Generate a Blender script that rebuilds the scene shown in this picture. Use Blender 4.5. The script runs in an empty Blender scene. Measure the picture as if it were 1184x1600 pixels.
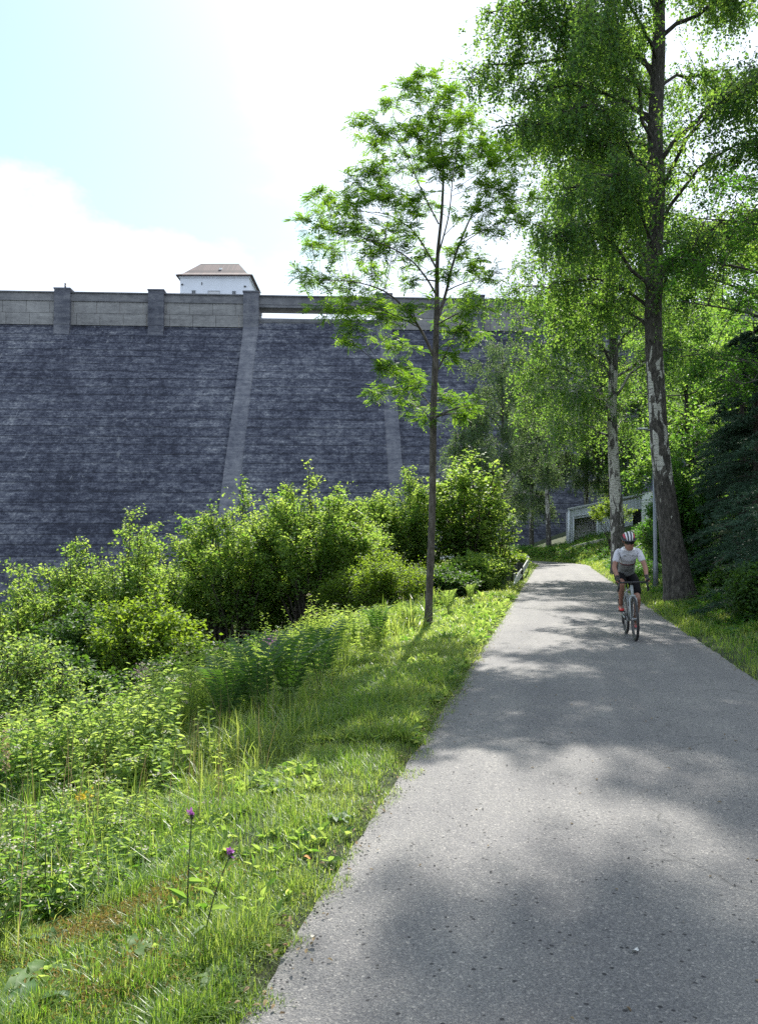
HAZE = 0.0
import bpy, math, random
import numpy as np
from mathutils import Vector, Matrix

rng = np.random.default_rng(11)
random.seed(5)
R = math.radians
sc = bpy.context.scene
col = sc.collection

# ------------------------------------------------------------------ camera, sky, sun, exposure
F = 1248.0
PITCH = math.atan(46 / F)
cam_d = bpy.data.cameras.new('camera')
cam = bpy.data.objects.new('camera', cam_d); col.objects.link(cam)
cam_d.sensor_fit = 'VERTICAL'; cam_d.sensor_height = 36; cam_d.lens = 36 * F / 1600
cam_d.clip_end = 3000; cam_d.clip_start = 0.05
cam.location = (0, 0, 1.6)
cam.rotation_euler = (R(90) + PITCH, 0, 0)
sc.camera = cam

SUN_EL, SUN_AZ = R(48), R(9)
sun_dir = Vector((math.sin(SUN_AZ) * math.cos(SUN_EL), math.cos(SUN_AZ) * math.cos(SUN_EL), math.sin(SUN_EL)))
sd = bpy.data.lights.new('sun', 'SUN'); sd.energy = 5.0; sd.angle = R(0.53); sd.color = (1, 0.955, 0.87)
so = bpy.data.objects.new('sun', sd); col.objects.link(so)
so.rotation_euler = sun_dir.to_track_quat('Z', 'Y').to_euler()
so.location = (20, 60, 80)

w = bpy.data.worlds.new('World'); sc.world = w; w.use_nodes = True
nt = w.node_tree; nt.nodes.clear()
N = nt.nodes.new; L = nt.links.new
sky = N('ShaderNodeTexSky'); sky.sky_type = 'NISHITA'; sky.sun_disc = False
sky.sun_elevation = SUN_EL; sky.sun_rotation = SUN_AZ
sky.air_density = 1.0; sky.dust_density = 1.2; sky.ozone_density = 1.0; sky.altitude = 500
tc = N('ShaderNodeTexCoord')
mp = N('ShaderNodeMapping'); mp.inputs['Scale'].default_value = (1.0, 1.0, 2.2); mp.inputs['Location'].default_value = (0.35, 0.1, 0.0)
L(tc.outputs['Generated'], mp.inputs['Vector'])
cn = N('ShaderNodeTexNoise'); cn.inputs['Scale'].default_value = 2.6; cn.inputs['Detail'].default_value = 9; cn.inputs['Roughness'].default_value = 0.55
L(mp.outputs['Vector'], cn.inputs['Vector'])
# a bank of thin bright cloud fills the sky towards the sun; the blue opens up to the left
sep = N('ShaderNodeSeparateXYZ'); L(tc.outputs['Generated'], sep.inputs[0])
dx = N('ShaderNodeMath'); dx.operation = 'MULTIPLY_ADD'; dx.inputs[1].default_value = 1.75; dx.inputs[2].default_value = 0.36
L(sep.outputs['X'], dx.inputs[0])
ab = N('ShaderNodeMath'); ab.operation = 'SUBTRACT'; ab.inputs[1].default_value = 0.395; L(sep.outputs['Z'], ab.inputs[0])
ab2 = N('ShaderNodeMath'); ab2.operation = 'MULTIPLY'; ab2.inputs[1].default_value = -.6; L(ab.outputs[0], ab2.inputs[0])
ab3 = N('ShaderNodeMath'); ab3.operation = 'MAXIMUM'; ab3.inputs[1].default_value = 0.0; L(ab2.outputs[0], ab3.inputs[0])
sm = N('ShaderNodeMath'); sm.operation = 'ADD'; L(dx.outputs[0], sm.inputs[0]); L(ab3.outputs[0], sm.inputs[1])
sm2 = N('ShaderNodeMath'); sm2.operation = 'ADD'; L(sm.outputs[0], sm2.inputs[0]); L(cn.outputs['Fac'], sm2.inputs[1])
rp = N('ShaderNodeValToRGB'); rp.color_ramp.interpolation = 'EASE'
e1 = N('ShaderNodeMath'); e1.operation = 'MULTIPLY_ADD'; e1.inputs[1].default_value = .25; L(sep.outputs['X'], e1.inputs[0]); L(sep.outputs['Z'], e1.inputs[2])
mp2 = N('ShaderNodeMapping'); mp2.inputs['Scale'].default_value = (1, 1, 1.7); mp2.inputs['Location'].default_value = (3.1, 1.7, .4); L(tc.outputs['Generated'], mp2.inputs['Vector'])
cn2 = N('ShaderNodeTexNoise'); cn2.inputs['Scale'].default_value = 6.5; cn2.inputs['Detail'].default_value = 10; cn2.inputs['Roughness'].default_value = .6; L(mp2.outputs[0], cn2.inputs['Vector'])
e2 = N('ShaderNodeMath'); e2.operation = 'MULTIPLY_ADD'; e2.inputs[1].default_value = -.16; L(cn2.outputs['Fac'], e2.inputs[0]); L(e1.outputs[0], e2.inputs[2])
low = N('ShaderNodeMapRange'); low.inputs['From Min'].default_value = .180; low.inputs['From Max'].default_value = .232; low.inputs['To Min'].default_value = 1; low.inputs['To Max'].default_value = 0; L(e2.outputs[0], low.inputs['Value'])
rp.color_ramp.elements[0].position = 0.53; rp.color_ramp.elements[1].position = 0.80; rp.color_ramp.elements[0].color = (.20, .20, .20, 1)
L(sm2.outputs[0], rp.inputs['Fac'])
tint = N('ShaderNodeMix'); tint.data_type = 'RGBA'; tint.blend_type = 'MULTIPLY'; tint.inputs[0].default_value = 1
tint.inputs[7].default_value = (1.42, 1.66, 1.26, 1)
L(sky.outputs[0], tint.inputs[6])
mx = N('ShaderNodeMix'); mx.data_type = 'RGBA'
mxx = N('ShaderNodeMath'); mxx.operation = 'MAXIMUM'; L(rp.outputs['Color'], mxx.inputs[0]); L(low.outputs[0], mxx.inputs[1]); L(mxx.outputs[0], mx.inputs[0]); L(tint.outputs[2], mx.inputs[6]); mx.inputs[7].default_value = (9.2, 10.3, 12.0, 1)
bg = N('ShaderNodeBackground'); bg.inputs['Strength'].default_value = 0.066
L(mx.outputs[2], bg.inputs['Color'])
wo = N('ShaderNodeOutputWorld'); L(bg.outputs[0], wo.inputs['Surface'])

sc.view_settings.view_transform = 'Standard'; sc.view_settings.look = 'None'
sc.view_settings.gamma = 1.0; sc.view_settings.exposure = 1.08
cy = sc.cycles
cy.max_bounces = 7; cy.diffuse_bounces = 4; cy.glossy_bounces = 2; cy.transmission_bounces = 5
cy.transparent_max_bounces = 8; cy.caustics_reflective = False; cy.caustics_refractive = False
cy.use_denoising = False; cy.sample_clamp_indirect = 6
try: cy.denoiser = 'OPENIMAGEDENOISE'
except Exception: pass

# ------------------------------------------------------------------ helpers
def at(px, py, d):
    "point seen at pixel (px, py) of the 1184x1600 photo at ground distance d"
    xc = (px - 592) / F; yc = (800 - py) / F
    v = Vector((xc, math.cos(PITCH) - yc * math.sin(PITCH), math.sin(PITCH) + yc * math.cos(PITCH)))
    v *= d / v.y
    return np.array([v.x, v.y, v.z + 1.6])

def tag(o, label=None, cat=None, group=None, kind=None):
    if label: o['label'] = label
    if cat: o['category'] = cat
    if group: o['group'] = group
    if kind: o['kind'] = kind
    return o

def empty(name, loc=(0, 0, 0), rz=0.0):
    o = bpy.data.objects.new(name, None); col.objects.link(o)
    o.location = loc; o.rotation_euler = (0, 0, rz); o.empty_display_size = 0.2
    return o

def nrm(v):
    return v / np.maximum(np.linalg.norm(v, axis=-1, keepdims=True), 1e-9)

class Acc:
    "collects vertices and faces; build() links them as one mesh object"
    def __init__(s): s.v = []; s.f = []; s.n = 0
    def add(s, V, Fc, tint=0.5, mat=0, smooth=False):
        V = np.asarray(V, float).reshape(-1, 3); Fc = np.asarray(Fc, int)
        if len(V) == 0 or len(Fc) == 0: return
        s.v.append(V)
        t = np.broadcast_to(np.asarray(tint, float), (len(Fc),))
        s.f.append((Fc + s.n, t, mat, smooth)); s.n += len(V)
    def box(s, c, size, mat=0, tint=0.5, rot=None):
        c = np.array(c, float); h = np.array(size, float) / 2
        V = np.array([[x, y, z] for z in (-1, 1) for y in (-1, 1) for x in (-1, 1)]) * h
        if rot is not None: V = V @ np.array(rot).T
        s.add(V + c, [[0, 2, 3, 1], [4, 5, 7, 6], [0, 1, 5, 4], [2, 6, 7, 3], [0, 4, 6, 2], [1, 3, 7, 5]], tint, mat)
    def prism(s, prof, a, b, mat=0, tint=0.5):
        "prof: list of (y,z); extruded in x from a to b"
        n = len(prof)
        V = [[a, y, z] for y, z in prof] + [[b, y, z] for y, z in prof]
        s.add(V, [[i, (i + 1) % n, n + (i + 1) % n, n + i] for i in range(n)], tint, mat)
        s.add(V, [list(range(n))[::-1]], tint, mat); s.add(V, [list(range(n, 2 * n))], tint, mat)
    def tubes(s, P, Rr, m=6, mat=0, tint=0.5, cap=False):
        P = np.asarray(P, float); Rr = np.asarray(Rr, float)
        if P.ndim == 2: P = P[None]
        n, K, _ = P.shape
        if Rr.ndim == 1: Rr = np.broadcast_to(Rr, (n, K))
        T = nrm(np.gradient(P, axis=1))
        md = nrm(T.mean(axis=1))
        ref = np.where((np.abs(md[:, 2:3]) > 0.8), np.array([[1.0, 0.1, 0.0]]), np.array([[0.05, 0.0, 1.0]]))[:, None, :]
        U = nrm(np.cross(T, np.broadcast_to(ref, T.shape))); W = np.cross(T, U)
        a = np.arange(m) / m * 2 * math.pi
        V = P[:, :, None, :] + Rr[:, :, None, None] * (np.cos(a)[None, None, :, None] * U[:, :, None, :] + np.sin(a)[None, None, :, None] * W[:, :, None, :])
        i = np.arange(K - 1)[:, None]; j = np.arange(m)[None, :]
        q = np.stack([i * m + j, i * m + (j + 1) % m, (i + 1) * m + (j + 1) % m, (i + 1) * m + j], -1).reshape(-1, 4)
        Fc = (np.arange(n)[:, None, None] * K * m + q[None]).reshape(-1, 4)
        tt = tint if np.ndim(tint) == 0 else np.repeat(tint, len(q))
        s.add(V, Fc, tt, mat, True)
        if cap:
            b = np.arange(n)[:, None] * K * m
            s.v  # caps reuse vertices
            Fc2 = np.concatenate([b + np.arange(m)[::-1][None], b + (K - 1) * m + np.arange(m)[None]])
            s.f.append((Fc2 + s.n - n * K * m, np.full(len(Fc2), 0.5), mat, False))
    def grid(s, V, nu, nv, mat=0, tint=0.5, smooth=True, closeu=False):
        "V: nu x nv points"
        i = np.arange(nu if closeu else nu - 1)[:, None]; j = np.arange(nv - 1)[None, :]
        q = np.stack([i * nv + j, ((i + 1) % nu) * nv + j, ((i + 1) % nu) * nv + j + 1, i * nv + j + 1], -1).reshape(-1, 4)
        s.add(V, q, tint, mat, smooth)
    def build(s, name, mats, parent=None, loc=None):
        me = bpy.data.meshes.new(name)
        V = np.concatenate(s.v); 
        if loc is not None: V = V - np.array(loc)
        me.vertices.add(len(V)); me.vertices.foreach_set('co', V.astype(np.float32).ravel())
        li = np.concatenate([f.ravel() for f, *_ in s.f]); tot = np.concatenate([np.full(len(f), f.shape[1]) for f, *_ in s.f])
        st = np.concatenate([[0], np.cumsum(tot)[:-1]])
        me.loops.add(len(li)); me.loops.foreach_set('vertex_index', li.astype(np.int32))
        me.polygons.add(len(tot)); me.polygons.foreach_set('loop_start', st.astype(np.int32))
        me.polygons.foreach_set('material_index', np.concatenate([np.full(len(f), m) for f, t, m, _ in s.f]).astype(np.int32))
        me.polygons.foreach_set('use_smooth', np.concatenate([np.full(len(f), sm_) for f, t, m, sm_ in s.f]).astype(bool))
        me.update(calc_edges=True)
        at_ = me.attributes.new('tint', 'FLOAT', 'FACE'); at_.data.foreach_set('value', np.concatenate([t for f, t, *_ in s.f]).astype(np.float32))
        for m in (mats if isinstance(mats, (list, tuple)) else [mats]): me.materials.append(m)
        o = bpy.data.objects.new(name, me); col.objects.link(o)
        if parent is not None: o.parent = parent
        if loc is not None: o.location = loc
        return o

def catmull(P, n=8):
    P = np.asarray(P, float); out = []
    Q = np.vstack([2 * P[0] - P[1], P, 2 * P[-1] - P[-2]])
    for i in range(1, len(Q) - 2):
        t = np.linspace(0, 1, n, endpoint=False)[:, None]
        a, b, c, d = Q[i - 1], Q[i], Q[i + 1], Q[i + 2]
        out.append(0.5 * (2 * b + (c - a) * t + (2 * a - 5 * b + 4 * c - d) * t ** 2 + (3 * b - a - 3 * c + d) * t ** 3))
    out.append(P[-1:]); return np.vstack(out)

# value noise used for shaping the ground and scattering plants
_g = np.random.default_rng(3).random((256, 256))
def vn(x, y, sc_=1.0):
    x = np.asarray(x, float) / sc_ + 1000.3; y = np.asarray(y, float) / sc_ + 1000.7
    xi = np.floor(x).astype(int); yi = np.floor(y).astype(int); fx = x - xi; fy = y - yi
    fx = fx * fx * (3 - 2 * fx); fy = fy * fy * (3 - 2 * fy)
    g = lambda a, b: _g[a % 256, b % 256]
    return (g(xi, yi) * (1 - fx) + g(xi + 1, yi) * fx) * (1 - fy) + (g(xi, yi + 1) * (1 - fx) + g(xi + 1, yi + 1) * fx) * fy

# ------------------------------------------------------------------ materials
def newmat(name):
    m = bpy.data.materials.new(name); m.use_nodes = True
    nt = m.node_tree; b = nt.nodes['Principled BSDF']
    return m, nt, b

def simple(name, c, rough=0.6, metal=0.0, spec=0.5, nz=0.12, scale=8.0, bump=0.0, bscale=60.0, coat=0.0):
    m, nt, b = newmat(name); n = nt.nodes.new; l = nt.links.new
    tc = n('ShaderNodeTexCoord'); no = n('ShaderNodeTexNoise'); no.inputs['Scale'].default_value = scale; no.inputs['Detail'].default_value = 6
    l(tc.outputs['Object'], no.inputs['Vector'])
    mr = n('ShaderNodeMapRange'); mr.inputs['From Min'].default_value = .3; mr.inputs['From Max'].default_value = .7
    mr.inputs['To Min'].default_value = 1 - nz; mr.inputs['To Max'].default_value = 1 + nz; l(no.outputs['Fac'], mr.inputs['Value'])
    vm = n('ShaderNodeVectorMath'); vm.operation = 'SCALE'; vm.inputs[0].default_value = c; l(mr.outputs[0], vm.inputs['Scale'])
    l(vm.outputs[0], b.inputs['Base Color'])
    b.inputs['Roughness'].default_value = rough; b.inputs['Metallic'].default_value = metal; b.inputs['Specular IOR Level'].default_value = spec
    b.inputs['Coat Weight'].default_value = coat
    if bump > 0:
        nb = n('ShaderNodeTexNoise'); nb.inputs['Scale'].default_value = bscale; nb.inputs['Detail'].default_value = 4; l(tc.outputs['Object'], nb.inputs['Vector'])
        bp = n('ShaderNodeBump'); bp.inputs['Strength'].default_value = bump; bp.inputs['Distance'].default_value = .02
        l(nb.outputs['Fac'], bp.inputs['Height']); l(bp.outputs[0], b.inputs['Normal'])
    return m

def leafmat(name, dark, light, tr_dark, tr_light, trans=0.5, rough=0.55, spec=0.35):
    "a leaf: reflects one colour and lets a yellower one through; varies leaf to leaf"
    m, nt, b = newmat(name); n = nt.nodes.new; l = nt.links.new
    a = n('ShaderNodeAttribute'); a.attribute_name = 'tint'
    c1 = n('ShaderNodeMix'); c1.data_type = 'RGBA'; c1.inputs[6].default_value = (*dark, 1); c1.inputs[7].default_value = (*light, 1); l(a.outputs['Fac'], c1.inputs[0])
    c2 = n('ShaderNodeMix'); c2.data_type = 'RGBA'; c2.inputs[6].default_value = (*tr_dark, 1); c2.inputs[7].default_value = (*tr_light, 1); l(a.outputs['Fac'], c2.inputs[0])
    l(c1.outputs[2], b.inputs['Base Color']); b.inputs['Roughness'].default_value = rough; b.inputs['Specular IOR Level'].default_value = spec
    t = n('ShaderNodeBsdfTranslucent'); l(c2.outputs[2], t.inputs['Color'])
    ms = n('ShaderNodeMixShader'); ms.inputs[0].default_value = trans
    l(b.outputs[0], ms.inputs[1]); l(t.outputs[0], ms.inputs[2])
    l(ms.outputs[0], nt.nodes['Material Output'].inputs['Surface'])
    return m

# ------------------------------------------------------------------ the lie of the land
HW = 1.67
_c0 = np.array([[-1.05 + 1.70 + .217 * d, d] for d in (-12, -6, 0, 6, 12, 18, 24, 30, 36, 42, 48)])
_c1 = np.array([[12.15, 52.5], [12.6, 56.5], [12.3, 61], [11.0, 65.5], [8.3, 69.2], [4.5, 71.5], [0, 72.6], [-8, 73.4], [-20, 73.8], [-34, 74]])
CL = catmull(np.vstack([_c0, _c1]), 10)
CT = nrm(np.gradient(CL, axis=0))

def lat(x, y):
    "signed distance from the road's centre line, + to the right"
    x = np.atleast_1d(np.asarray(x, float)).ravel(); y = np.atleast_1d(np.asarray(y, float)).ravel()
    out = np.empty(len(x))
    for i in range(0, len(x), 20000):
        dx = x[i:i + 20000, None] - CL[None, :, 0]; dy = y[i:i + 20000, None] - CL[None, :, 1]
        d2 = dx * dx + dy * dy; k = d2.argmin(1); r = np.arange(len(k))
        s = dx[r, k] * CT[k, 1] - dy[r, k] * CT[k, 0]
        d = np.sqrt(d2[r, k]); e = (k == 0) | (k == len(CL) - 1)
        out[i:i + 20000] = np.where(e, np.sign(s) * d, s)
    return out

def sst(a, b, x):
    t = np.clip((x - a) / (b - a), 0, 1); return t * t * (3 - 2 * t)

def dip(x, y): return -.2 * np.clip(6 - x, 0, 45) * sst(52, 67, y)

def ground(x, y):
    x = np.atleast_1d(np.asarray(x, float)); sh = x.shape; x = x.ravel(); y = np.broadcast_to(np.asarray(y, float), sh).ravel()
    u = lat(x, y)
    tl = -u - HW; tr = u - HW
    left = -(0.20 * np.clip(tl - 0.7, 0, 2.2) + 0.46 * np.clip(tl - 2.9, 0, 9) + .2 * np.clip(tl - 11.9, 0, 14))
    fary = sst(48, 62, y)
    right = (0.10 + .12 * fary) * sst(.3, 2.0, tr) + (.16 + .3 * fary) * np.clip(tr - 1.3, 0, 4.0) + 0.42 * np.clip(tr - 5.3 - 2 * (1 - fary), 0, 60) * (1 - .35 * fary)
    cap = .75 + .32 * np.clip(x - 15, 0, 7) + .5 * np.clip(x - 24, 0, 90); kf = sst(58, 66, y)
    right = right * (1 - kf) + np.minimum(right, cap) * kf
    h = np.where(u < 0, left, right)
    rough = (vn(x, y, .9) - .5) * .10 + (vn(x, y, 3.1) - .5) * .22 + (vn(x, y, .28) - .5) * .03
    edge = sst(0.05, 1.2, np.maximum(tl, tr))
    h = h + dip(x, y)
    h = h + rough * edge
    bed = np.where(np.maximum(tl, tr) < 0, -0.035, -0.035 + .045 * sst(0, .12, np.maximum(tl, tr)))
    return (h + bed).reshape(sh)

def gz(x, y): return float(ground(np.array([x]), np.array([y]))[0])
# ------------------------------------------------------------------ ground, road
def ramp(nt, fac, stops, interp='LINEAR'):
    r = nt.nodes.new('ShaderNodeValToRGB'); r.color_ramp.interpolation = interp
    e = r.color_ramp.elements
    while len(e) < len(stops): e.new(0.5)
    for k, (p, c) in enumerate(stops):
        e[k].position = p; e[k].color = (*c, 1) if len(c) == 3 else c
    nt.links.new(fac, r.inputs['Fac']); return r

def soil_mat():
    m, nt, b = newmat('soil'); n = nt.nodes.new; l = nt.links.new
    tc = n('ShaderNodeTexCoord')
    n1 = n('ShaderNodeTexNoise'); n1.inputs['Scale'].default_value = 1.3; n1.inputs['Detail'].default_value = 8; l(tc.outputs['Object'], n1.inputs['Vector'])
    n2 = n('ShaderNodeTexNoise'); n2.inputs['Scale'].default_value = 22; n2.inputs['Detail'].default_value = 8; n2.inputs['Roughness'].default_value = .7; l(tc.outputs['Object'], n2.inputs['Vector'])
    r1 = ramp(nt, n1.outputs['Fac'], [(.35, (.022, .038, .010)), (.52, (.032, .055, .012)), (.66, (.055, .065, .018)), (.76, (.075, .06, .03))])
    r2 = ramp(nt, n2.outputs['Fac'], [(.3, (.5, .45, .4)), (.7, (1.25, 1.2, 1.1))])
    mm = n('ShaderNodeMix'); mm.data_type = 'RGBA'; mm.blend_type = 'MULTIPLY'; mm.inputs[0].default_value = 1
    l(r1.outputs[0], mm.inputs[6]); l(r2.outputs[0], mm.inputs[7]); l(mm.outputs[2], b.inputs['Base Color'])
    b.inputs['Roughness'].default_value = .95
    bp = n('ShaderNodeBump'); bp.inputs['Distance'].default_value = .05; l(n2.outputs['Fac'], bp.inputs['Height']); l(bp.outputs[0], b.inputs['Normal'])
    return m
M_soil = soil_mat()

def axis(segs):
    out = []
    for a, b, s in segs: out.append(np.arange(a, b, s))
    return np.concatenate(out + [[segs[-1][1]]])
gx = axis([(-400, -60, 20), (-60, -12, 1.5), (-12, -5, .35), (-5, 12, .14), (12, 24, .4), (24, 60, 2), (60, 400, 20)])
gy = axis([(-60, -8, 4), (-8, 0, .5), (0, 14, .14), (14, 40, .3), (40, 80, .6), (80, 140, 5), (140, 900, 60)])
GX, GY = np.meshgrid(gx, gy, indexing='ij')
GZ = ground(GX, GY)
a_ = Acc(); a_.grid(np.stack([GX, GY, GZ], -1), len(gx), len(gy))
g_ = a_.build('ground', M_soil); tag(g_, 'grassy earth bank on both sides of the lane', kind='structure')

def asphalt():
    m, nt, b = newmat('asphalt'); n = nt.nodes.new; l = nt.links.new
    tc = n('ShaderNodeTexCoord')
    big = n('ShaderNodeTexNoise'); big.inputs['Scale'].default_value = .9; big.inputs['Detail'].default_value = 5; l(tc.outputs['Object'], big.inputs['Vector'])
    fine = n('ShaderNodeTexNoise'); fine.inputs['Scale'].default_value = 130; fine.inputs['Detail'].default_value = 5; fine.inputs['Roughness'].default_value = .75; l(tc.outputs['Object'], fine.inputs['Vector'])
    vo = n('ShaderNodeTexVoronoi'); vo.inputs['Scale'].default_value = 120; l(tc.outputs['Object'], vo.inputs['Vector'])
    vo2 = n('ShaderNodeTexVoronoi'); vo2.inputs['Scale'].default_value = 48; vo2.inputs['Randomness'].default_value = 1; l(tc.outputs['Object'], vo2.inputs['Vector'])
    base = ramp(nt, fine.outputs['Fac'], [(.30, (.085, .084, .088)), (.5, (.168, .166, .166)), (.72, (.29, .283, .272))])
    sepc = n('ShaderNodeSeparateColor'); l(vo.outputs['Color'], sepc.inputs[0])
    st = ramp(nt, sepc.outputs[0], [(.0, (.74, .74, .76)), (.45, (.95, .95, .95)), (.80, (1.12, 1.1, 1.06)), (.955, (1.6, 1.56, 1.48))], 'CONSTANT')
    mm = n('ShaderNodeMix'); mm.data_type = 'RGBA'; mm.blend_type = 'MULTIPLY'; mm.inputs[0].default_value = .85; l(base.outputs[0], mm.inputs[6]); l(st.outputs[0], mm.inputs[7])
    # scattered dark and light chips of stone
    sp2 = n('ShaderNodeSeparateColor'); l(vo2.outputs['Color'], sp2.inputs[0])
    dk = ramp(nt, sp2.outputs[1], [(.0, (.25, .25, .27)), (.028, (1, 1, 1)), (.975, (1, 1, 1)), (.982, (1.6, 1.56, 1.48))], 'CONSTANT')
    inn = ramp(nt, vo2.outputs['Distance'], [(.35, (1, 1, 1)), (.5, (0, 0, 0))])
    mm2 = n('ShaderNodeMix'); mm2.data_type = 'RGBA'; mm2.blend_type = 'MULTIPLY'; l(inn.outputs[0], mm2.inputs[0]); l(mm.outputs[2], mm2.inputs[6]); l(dk.outputs[0], mm2.inputs[7])
    bg_ = ramp(nt, big.outputs['Fac'], [(.3, (.84, .84, .86)), (.7, (1.14, 1.13, 1.10))])
    mm3 = n('ShaderNodeMix'); mm3.data_type = 'RGBA'; mm3.blend_type = 'MULTIPLY'; mm3.inputs[0].default_value = 1; l(mm2.outputs[2], mm3.inputs[6]); l(bg_.outputs[0], mm3.inputs[7])
    mpw = n('ShaderNodeMapping'); mpw.inputs['Rotation'].default_value = (0, 0, math.atan(.217)); mpw.inputs['Scale'].default_value = (1, 1, 1); l(tc.outputs['Object'], mpw.inputs['Vector'])
    mpw2 = n('ShaderNodeMapping'); mpw2.inputs['Scale'].default_value = (2.3, .10, 1); l(mpw.outputs[0], mpw2.inputs['Vector'])
    wn = n('ShaderNodeTexNoise'); wn.inputs['Scale'].default_value = 1; wn.inputs['Detail'].default_value = 4; l(mpw2.outputs[0], wn.inputs['Vector'])
    wr_ = ramp(nt, wn.outputs['Fac'], [(.3, (.86, .86, .87)), (.7, (1.14, 1.13, 1.11))])
    mm4 = n('ShaderNodeMix'); mm4.data_type = 'RGBA'; mm4.blend_type = 'MULTIPLY'; mm4.inputs[0].default_value = 1; l(mm3.outputs[2], mm4.inputs[6]); l(wr_.outputs[0], mm4.inputs[7])
    # hairline cracks, only here and there
    dn = n('ShaderNodeTexNoise'); dn.inputs['Scale'].default_value = 2.2; dn.inputs['Detail'].default_value = 5; l(tc.outputs['Object'], dn.inputs['Vector'])
    dv = n('ShaderNodeVectorMath'); dv.operation = 'MULTIPLY_ADD'; dv.inputs[1].default_value = (.5, .5, .5); l(dn.outputs['Color'], dv.inputs[0]); l(tc.outputs['Object'], dv.inputs[2])
    cv = n('ShaderNodeTexVoronoi'); cv.feature = 'DISTANCE_TO_EDGE'; cv.inputs['Scale'].default_value = .42; l(dv.outputs[0], cv.inputs['Vector'])
    cr = ramp(nt, cv.outputs['Distance'], [(.0, (1, 1, 1)), (.0022, (1, 1, 1)), (.0042, (0, 0, 0))])
    cm = ramp(nt, big.outputs['Fac'], [(.5, (0, 0, 0)), (.56, (.55, .55, .55))])
    cf = n('ShaderNodeMath'); cf.operation = 'MULTIPLY'; l(cr.outputs[0], cf.inputs[0]); l(cm.outputs[0], cf.inputs[1])
    mm5 = n('ShaderNodeMix'); mm5.data_type = 'RGBA'; l(cf.outputs[0], mm5.inputs[0]); l(mm4.outputs[2], mm5.inputs[6]); mm5.inputs[7].default_value = (.03, .03, .03, 1)
    l(mm5.outputs[2], b.inputs['Base Color']); b.inputs['Roughness'].default_value = .8; b.inputs['Specular IOR Level'].default_value = .35
    bp = n('ShaderNodeBump'); bp.inputs['Distance'].default_value = .006; bp.inputs['Strength'].default_value = .8
    ad = n('ShaderNodeMath'); ad.operation = 'ADD'; l(fine.outputs['Fac'], ad.inputs[0]); l(vo.outputs['Distance'], ad.inputs[1]); l(ad.outputs[0], bp.inputs['Height'])
    l(bp.outputs[0], b.inputs['Normal'])
    return m
M_road = asphalt()
CLf = catmull(np.vstack([_c0, _c1]), 60); CTf = nrm(np.gradient(CLf, axis=0)); NRf = np.stack([CTf[:, 1], -CTf[:, 0]], 1)
us = np.linspace(-1, 1, 9)
rows = []
for u in us:
    k = np.arange(len(CLf)); wob = (vn(CLf[:, 0], CLf[:, 1] + 40 * (u > 0), .5) - .5) * .028 + (vn(CLf[:, 0], CLf[:, 1] + 90 * (u > 0), .09) - .5) * .03
    off = u * HW + (np.sign(u) * wob if abs(u) == 1 else 0)
    xy = CLf + NRf * np.reshape(off, (-1, 1))
    z = .022 * (1 - u * u) - (.012 if abs(u) == 1 else 0) + dip(xy[:, 0], xy[:, 1])
    rows.append(np.column_stack([xy, z]))
a_ = Acc(); a_.grid(np.stack(rows), len(us), len(CLf)); 
tag(a_.build('road', M_road), 'narrow grey asphalt lane dappled with tree shade', kind='structure')

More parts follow.
